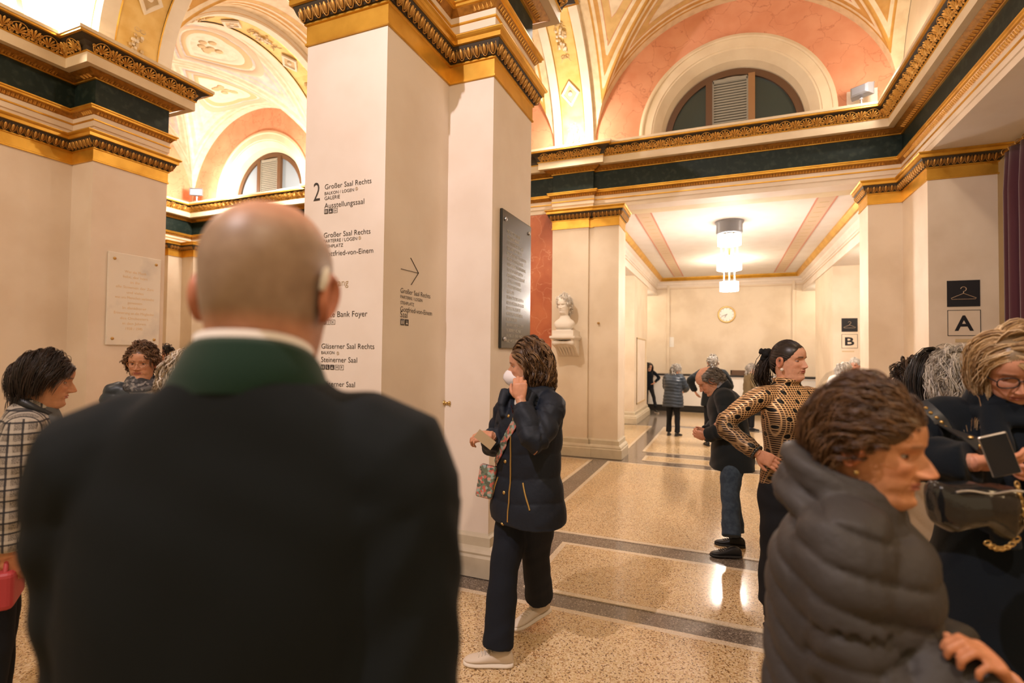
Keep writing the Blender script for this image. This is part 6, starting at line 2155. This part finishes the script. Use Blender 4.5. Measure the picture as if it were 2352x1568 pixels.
pf = p.garment('puffer_coat', q, M['grey_puffer'], .0065, 5, (.070, .0115, 0), .0045, seed=61, qz=lambda co: co[:, 2]+.38*(co[:, 1]-.0)*np.clip(1-(np.abs(co[:, 2]-1.1)*0), 0, 1)+.012*np.sin(co[:, 1]*13+co[:, 0]*9))
q = MB(); p.legs(q, stand(p)); p.garment('trousers', q, M['black_trouser'], .018)
p.shoes(M['shoe_black'], M['rubber'])
hair(p, m_full(.172, .092, .015, temple=.135), [(.10, .046, .018), (.15, .072, .028), (.06, .028, .012), (.20, .105, .045)], 4200, .095, 8, .036, .34, lambda R: np.stack([R[:, 0]*2, -1.0+0*R[:, 0], .2-2.0*(R[:, 1] < -.02)], -1), .22, jit=.13, rad=.0011, cap=.026, seed=19, hug=.75, clump=6, cw=.004, len_fn=lambda R: .6+.5*sst(.10, .2, R[:, 2]))
q = MB(); c = p.hl(np.array([[.082, .000, .066]]))[0]; q.ball(tuple(c), .0055, None, 12, 8); q.build('earring', M['brass'], p.root, True)

# 14 ------------------------------------------------- blonde woman with glasses
p = person(2318, 842, 1.62, 178, 'blonde woman in black-rimmed glasses and a black coat looking down at her phone', 1.68, .115, head=(0, 26, 6), face=dict(skin=(.62, .31, .20), age=.3, lid=-4, browcol=(.12, .06, .03)))
p.head()
p.arm(1, p.at(2240, 1062, 1.44), pole=imv(p, -1, -.45, .35), palm=imv(p, .15, .70, -.6), dirv=imv(p, .97, .03, .1), curl=(.35, .32, .32, .36), thumb=.75)
hf = [v.copy() if hasattr(v, 'copy') else v for v in p.hand_frame]
p.arm(-1, p.at(2470, 1100, 1.44), pole=(-1, -.5, -1), palm=p.wd((-.4, .4, .3)), dirv=p.wd((-1, -.05, .05)), curl=(.6, .7, .8, .8), thumb=.4)
p.finish_skin()
q = MB(); p.torso(q, coat_keys(.22, .016, .03)); p.sleeves(q, (.084, .080, .076, .072, .064)); bc = p.garment('coat', q, M['coat_black'], .008, 5, None, .005, seed=71)
q = MB()
for i in range(3):
    q.tube([(math.cos(t)*(.075+.012*i), -.01+.006*i+math.sin(t)*(.080+.012*i), (.866-.020*i)*p.S+.012*math.sin(t*2+i)) for t in np.linspace(0, 2*PI, 28)], .024, 8)
for x0 in (-.07, .06):
    q.tube([(x0, .07, .84*p.S), (x0*1.2, .135, .78*p.S), (x0*1.2, .165, .70*p.S), (x0*1.1, .175, .60*p.S)], [.03, .04, .042, .036], 10)
p.garment('scarf', q, M['coat_black'], .007, 4, None, .006, seed=7)
q = MB(); p.legs(q, stand(p)); p.garment('trousers', q, M['black_trouser'], .018)
p.shoes(M['shoe_black'], M['rubber'])
mb_ = m_full(.176, .09, .0, temple=.15)
hair(p, lambda u, z: mb_(u, z)*np.where((np.abs(u) < .9) & (z > .165), 1, .72), [(.50, .32, .15), (.62, .43, .23), (.36, .21, .09), (.72, .54, .33), (.22, .12, .05)], 3600, .27, 11, .018, .20, lambda R: np.stack([np.sign(R[:, 0]-.018+np.random.default_rng(3).normal(0, .014, len(R)))*.9, -.30-R[:, 1]*4*(R[:, 1] > 0), -.45+0*R[:, 0]], -1), .6, curl=(.006, 1.3), jit=.13, rad=.0013, cap=.0025, seed=20, hug=.45, clump=8, cw=.005, bp=1.14, capk=.40)
glasses(p, M['frame_dark'], .0022, .026, .0175, square=.7)
# phone
W, tx, pn, fd, hk = hf
B_ = Matrix.Translation(p.root.location) @ Matrix.Rotation(p.root.rotation_euler.z, 4, 'Z')
ph = empty('phone', at_depth(2296, 1046, 1.36), 0, label='dark phone held upright in the blonde woman\'s hand', cat='phone')
Z_ = (_u2*.92-_r2*.36).normalized(); Y_ = (-_f*.9-_r2*.40).normalized(); X_ = Y_.cross(Z_).normalized(); Y_ = Z_.cross(X_)
ph.rotation_euler = Matrix((X_, Y_, Z_)).transposed().to_euler()
q = MB(); q.box(-.031, .031, -.004, .004, -.055, .060); o = q.build('phone_shell', M['phone_case'], ph); bv = o.modifiers.new('b', 'BEVEL'); bv.width = .006; bv.segments = 3
q = MB(); q.box(-.029, .029, .0036, .0046, -.052, .057); q.build('screen', M['phone'], ph)
q = MB(); q.box(-.029, .029, -.0046, -.0036, -.052, .057); q.build('back_glass', M['phone'], ph)
q = MB(); dv = (W-p.arms[0][2]).normalized(); a_ = dv.orthogonal().normalized(); b_ = dv.cross(a_)
q.tube([W-dv*.02+a_*.037*math.cos(t)+b_*.037*math.sin(t) for t in np.linspace(0, 2*PI, 24)], .003, 6); q.build('bangle', M['brass'], p.root, True)
# studded shoulder strap and patent bag
hb = empty('handbag', p.root.location, p.root.rotation_euler.z, label='shiny black handbag with chain and studded strap on the blonde woman', cat='bag')
pts, ns = [], []
S0, S1 = p.at(2172, 945, 1.50), p.at(2290, 1075, 1.42)
for t in np.linspace(0, 1, 12):
    a = S0.lerp(S1, t); v, n = surf(bc, a+Vector((0, .5, 0)), a); pts.append(v+n*.008); ns.append(n)
st = belt_strap(p, 'strap', pts, .045, M['strap_black'], .004, parent=hb, up=ns)
for i in range(1, 11):
    q = MB(); q.lathe([(.0062, 0), (.005, .003), (0, .0045)], 10, None, T=Matrix.Translation(pts[i]+ns[i]*.002) @ ns[i].to_track_quat('Z', 'Y').to_matrix().to_4x4()); q.build('stud', M['brass'], st, True)
c0 = p.at(2236, 1158, 1.36)
q = MB(); rows = []
X_ = p.wd(_r2); U_ = p.wd(_u2); N_ = p.wd(-_f)
for t, h, th in ((-1, .030, .018), (-.93, .060, .034), (-.6, .070, .050), (0, .062, .056), (.6, .074, .050), (.93, .064, .034), (1, .036, .018)):
    rows.append([c0+X_*(t*.112)+U_*(h*math.copysign(abs(math.sin(a))**.7, math.sin(a))*(1 if math.sin(a) < 0 else .85)+.010*math.cos(t*5)-.010*t)+N_*(th*math.copysign(abs(math.cos(a))**.8, math.cos(a))) for a in np.linspace(0, 2*PI, 22, endpoint=False)])
q.loft(rows)
p.garment('bag_body', q, M['patent'], .005, 3, None, .004, parent=hb, seed=9)
q = MB(); q.tube([c0+X_*(-.085+.17*t)+U_*(.045+.004*math.sin(t*9))+N_*.046 for t in np.linspace(0, 1, 12)], .003, 6); q.build('zip', M['chrome'], hb, True)
for nm, A, B, sag in (('chain', c0+X_*.085+U_*.06+N_*.03, c0+X_*.10+U_*(-.05)+N_*.045, .0), ('chain', c0+X_*(.0)+U_*(-.085)+N_*.04, c0+X_*.075+U_*(-.075)+N_*.04, .02)):
    q = MB()
    for i in range(13):
        t = i/12; v = A.lerp(B, t)-U_*(sag*4*t*(1-t)); d_ = (B-A).normalized(); o1 = (U_ if i % 2 else N_)
        s1 = d_.cross(o1).normalized()
        q.tube([v+d_*.009*math.cos(a)+s1*.0055*math.sin(a) for a in np.linspace(0, 2*PI, 9)], .0017, 5)
    tag(q.build(nm, M['brass'], hb, True), kind='stuff')

# 15 ------------------------------------------------- long straight black hair, back turned
p = person(2163, 862, 2.75, -28, 'woman with long straight black hair, back turned, below the letter A sign', 1.66, .12, head=(-14, 6, 0), face=dict(skin=(.6, .33, .2)), detail=.6)
p.head(); hang(p, 1); hang(p, -1); p.finish_skin()
q = MB(); p.torso(q, coat_keys(.42)); p.sleeves(q); p.garment('jacket', q, M['coat_black'], .012)
q = MB(); p.legs(q, stand(p)); p.garment('trousers', q, M['black_trouser'], .020)
p.shoes(M['shoe_black'], M['rubber'])
hair(p, m_full(.18, .09, .0), [(.010, .008, .008), (.018, .013, .011), (.03, .02, .015), (.008, .006, .006)], 2400, .42, 9, .030, .25, lambda R: np.stack([R[:, 0]*7, -.35-R[:, 1]*2, -.5+0*R[:, 0]], -1), .8, jit=.12, rad=.0019, cap=.014, seed=22, clump=6, cw=.005)
# 16 ------------------------------------------------- wavy dark hair
p = person(2094, 862, 3.75, 25, 'woman with wavy dark brown hair, back turned, left of the long black hair', 1.6, .12, head=(0, 8, -8), face=dict(), detail=.6)
p.head(); hang(p, 1); hang(p, -1); p.finish_skin()
q = MB(); p.torso(q, coat_keys(.42)); p.sleeves(q); p.garment('jacket', q, M['coat_dark'], .012)
q = MB(); p.legs(q, stand(p)); p.garment('trousers', q, M['black_trouser'], .020)
p.shoes(M['shoe_black'], M['rubber'])
hair(p, m_full(.18, .09, .0), [(.035, .020, .013), (.06, .035, .02), (.02, .013, .010), (.10, .06, .035)], 1300, .30, 10, .035, .3, lambda R: np.stack([R[:, 0]*7, -.4-R[:, 1]*2, -.5+0*R[:, 0]], -1), .6, curl=(.014, 2.0), jit=.25, rad=.0019, cap=.016, seed=23, clump=7, cw=.005)
# 17 ------------------------------------------------- grey hair, beige coat
p = person(2204, 872, 2.2, -12, 'grey-haired person in a long beige quilted coat behind the blonde woman', 1.6, .12, hunch=24, head=(10, 12, 0), face=dict(), detail=.7)
p.head(); hang(p, 1); hang(p, -1); p.finish_skin()
q = MB(); p.torso(q, coat_keys(.28, .045, .02)); p.sleeves(q, (.10, .094, .086, .078, .068)); p.garment('quilted_coat', q, M['coat_beige'], .010, 4, (.095, .008, .9), .003, seed=81)
q = MB(); p.legs(q, stand(p)); p.garment('trousers', q, M['black_trouser'], .020)
p.shoes(M['shoe_black'], M['rubber'])
hair(p, m_full(.18, .085, .015), [(.42, .37, .30), (.52, .47, .40), (.30, .26, .21), (.60, .55, .48)], 1400, .13, 7, .03, .45, lambda R: np.stack([R[:, 0]*6, -.35+0*R[:, 0], -.5+0*R[:, 0]], -1), .35, curl=(.006, 1.4), jit=.3, rad=.0017, cap=.016, seed=24, clump=5, cw=.005)
# 18, 19 --------------------------------------------- two white-haired people by the letter B pier
p = person(1938, 848, 8.6, -60, 'person in a white knitted jacket, back turned, below the letter B sign', 1.55, .12, hunch=10, head=(0, 22, 0), face=dict(), detail=.35)
p.head(); p.arm(1, (.18, .25, .62*p.S), pole=(.6, -1, -.5)); hang(p, -1); p.finish_skin()
q = MB(); p.torso(q, coat_keys(.44, .02, .01)); p.sleeves(q, (.09, .082, .074, .066, .056)); p.garment('jacket', q, M['white_coat'], .013, 3)
q = MB(); p.legs(q, stand(p)); p.garment('trousers', q, M['black_trouser'], .020)
p.shoes(M['shoe_black'], M['rubber'])
WHITE = [(.70, .66, .60), (.8, .77, .72), (.58, .54, .48)]
hair(p, m_full(.18, .085, .015), WHITE, 500, .09, 8, .025, .5, None, .3, jit=.5, rad=.004, cap=.018, seed=25)
p = person(1964, 838, 9.4, 150, 'white-haired person in a pink shirt facing the camera by the letter B pier', 1.62, .12, head=(0, 8, 0), face=dict(skin=(.62, .34, .24), age=1), detail=.4)
p.head(); hang(p, 1); hang(p, -1); p.finish_skin()
q = MB(); p.torso(q, coat_keys(.48, .0, .0)); p.sleeves(q); p.garment('shirt', q, M['pink_shirt'], .013, 3)
q = MB(); p.legs(q, stand(p)); p.garment('trousers', q, M['navy_trouser'], .016)
p.shoes(M['shoe_black'], M['rubber'])
hair(p, m_full(.18, .09, .03), WHITE, 500, .06, 8, .022, .5, None, .2, jit=.5, rad=.004, cap=.016, seed=26)
# ================================================================ the plaster bust on its bracket
bc_ = on_y(1299, 700, 7.74)
G_ = M['plaster_white']
bz = bc_.z-.105*1.12
bust_r = empty('bust', (bc_.x, 7.69, on_y(1299, 757, 7.72).z), label='white plaster bust of a man with thick hair on a wall bracket', cat='sculpture')
class _B: pass
pb = Person((0, 0), 0, 1.7, False)
bpy.data.objects.remove(pb.root)
pb.root = bust_r
pb.hs = 1.14
pb.P = dict(age=.6, nose=1.05, brow=1.8)
pb.lean = pb.hunch = 0
pb.Rh = rot3(math.radians(-14), math.radians(4), 0)
# the bust faces the hall: local +y must look towards -Y
bust_r.rotation_euler = (0, 0, PI)
zoff = bc_.z-.12*1.14-bust_r.location.z
pb.neck = np.array([0, -.022, zoff-.035*1.14])
Gh = head_arrays(pb.P, 90, 90)
nv_, nu_ = Gh.shape[:2]
Fh = [(i*nu_+j, i*nu_+(j+1) % nu_, (i+1)*nu_+(j+1) % nu_, (i+1)*nu_+j) for i in range(nv_-1) for j in range(nu_)]
to_obj('head', pb.hl(Gh.reshape(-1, 3)), Fh, [G_], bust_r)
q = MB(); rows = []
for z, rx, ry, yc in ((zoff-.035, .066, .068, -.02), (zoff-.075, .085, .078, -.02), (zoff-.11, .135, .090, -.01), (zoff-.15, .165, .105, 0), (zoff-.20, .150, .105, .005), (zoff-.25, .115, .085, .01), (max(.055, zoff-.30), .080, .065, .01)):
    rows.append([(rx*math.copysign(abs(math.cos(t))**.8, math.cos(t)), yc+ry*math.sin(t), z) for t in np.linspace(0, 2*PI, 28, endpoint=False)])
q.loft(rows); q.build('shoulders', G_, bust_r, True)
q = MB(); q.lathe([(.095, 0), (.095, .012), (.07, .02), (.06, .035), (.075, .05), (.075, .06)], 24, G_); q.build('socle', None, bust_r, True)
hh = hair(pb, m_full(.185, .085, .01), [(.8, .76, .7)], 900, .075, 10, .030, .4, lambda R: np.stack([R[:, 0]*7, -.3-9*np.maximum(R[:, 1], 0), -.1+0*R[:, 0]], -1), .15, curl=(.010, 1.4), jit=.4, rad=.0042, cap=.02, seed=33, clump=6, cw=.006, body_push=False)
hh.data.materials.clear(); hh.data.materials.append(G_)
yb0 = 7.92
zs_ = bust_r.location.z
br = empty('wall_bracket', (bc_.x+.01, yb0, zs_-.30), label='white scrolled wall bracket with plinth block carrying the bust', cat='bracket')
def bpart(nm, *boxes):
    q = MB()
    for b in boxes: q.box(*b, G_)
    o = q.build(nm, None, br); bv = o.modifiers.new('b', 'BEVEL'); bv.width = .004; bv.segments = 2
    return o
bpart('plinth_block', (-.165, .165, -.36, 0, .20, .285)); bpart('plinth_moulding', (-.12, .12, -.32, -.05, .285, .2985)); bpart('shelf', (-.20, .20, -.40, 0, .165, .198))
bpart('shelf_moulding', (-.185, .185, -.38, 0, .145, .165))
q = MB()
for y0, z0, r in ((-.31, .10, .045),):
    q.lathe([(.0, -.17), (.045, -.17), (.05, -.14), (.030, -.06), (.024, -.03), (.032, 0), (.024, .03), (.030, .06), (.05, .14), (.045, .17), (0, .17)], 18, G_, T=Matrix.Translation((0, y0, z0)) @ Matrix.Rotation(PI/2, 4, 'Y'))
q.build('volute', None, br, True)
for sx in (-1, 1):
    q = MB()
    out = [(-.36, .145), (-.355, .10), (-.30, .05), (-.20, .02), (-.10, -.06), (-.03, -.10), (0, -.11), (0, .145)]
    q.cap([(sx*.135, y, z) for y, z in out], G_, sx < 0); q.cap([(sx*.165, y, z) for y, z in out], G_, sx > 0)
    q.grid([[(sx*.135, y, z) for y, z in out], [(sx*.165, y, z) for y, z in out]], G_, closed_u=True)
    q.tube([(sx*.166, -.06+.04*(1-i/16)*math.cos(i*.7), -.03+.04*(1-i/16)*math.sin(i*.7)) for i in range(16)], .006, 6, G_)
    q.build('scroll_side', None, br)
q = MB()
q.grid([[(x, y, z) for x in (-.135, .135)] for y, z in ((-.33, .10), (-.28, .05), (-.18, .015), (-.08, -.06), (-.02, -.10), (0, -.11))], G_)
for k in range(-2, 3):
    q.tube([(k*.05, -.26, .05), (k*.048, -.18, .005), (k*.045, -.09, -.06), (k*.04, -.03, -.095)], [.012, .02, .018, .006], 6, G_)
tag(q.build('acanthus_leaves', None, br, True), kind='stuff')
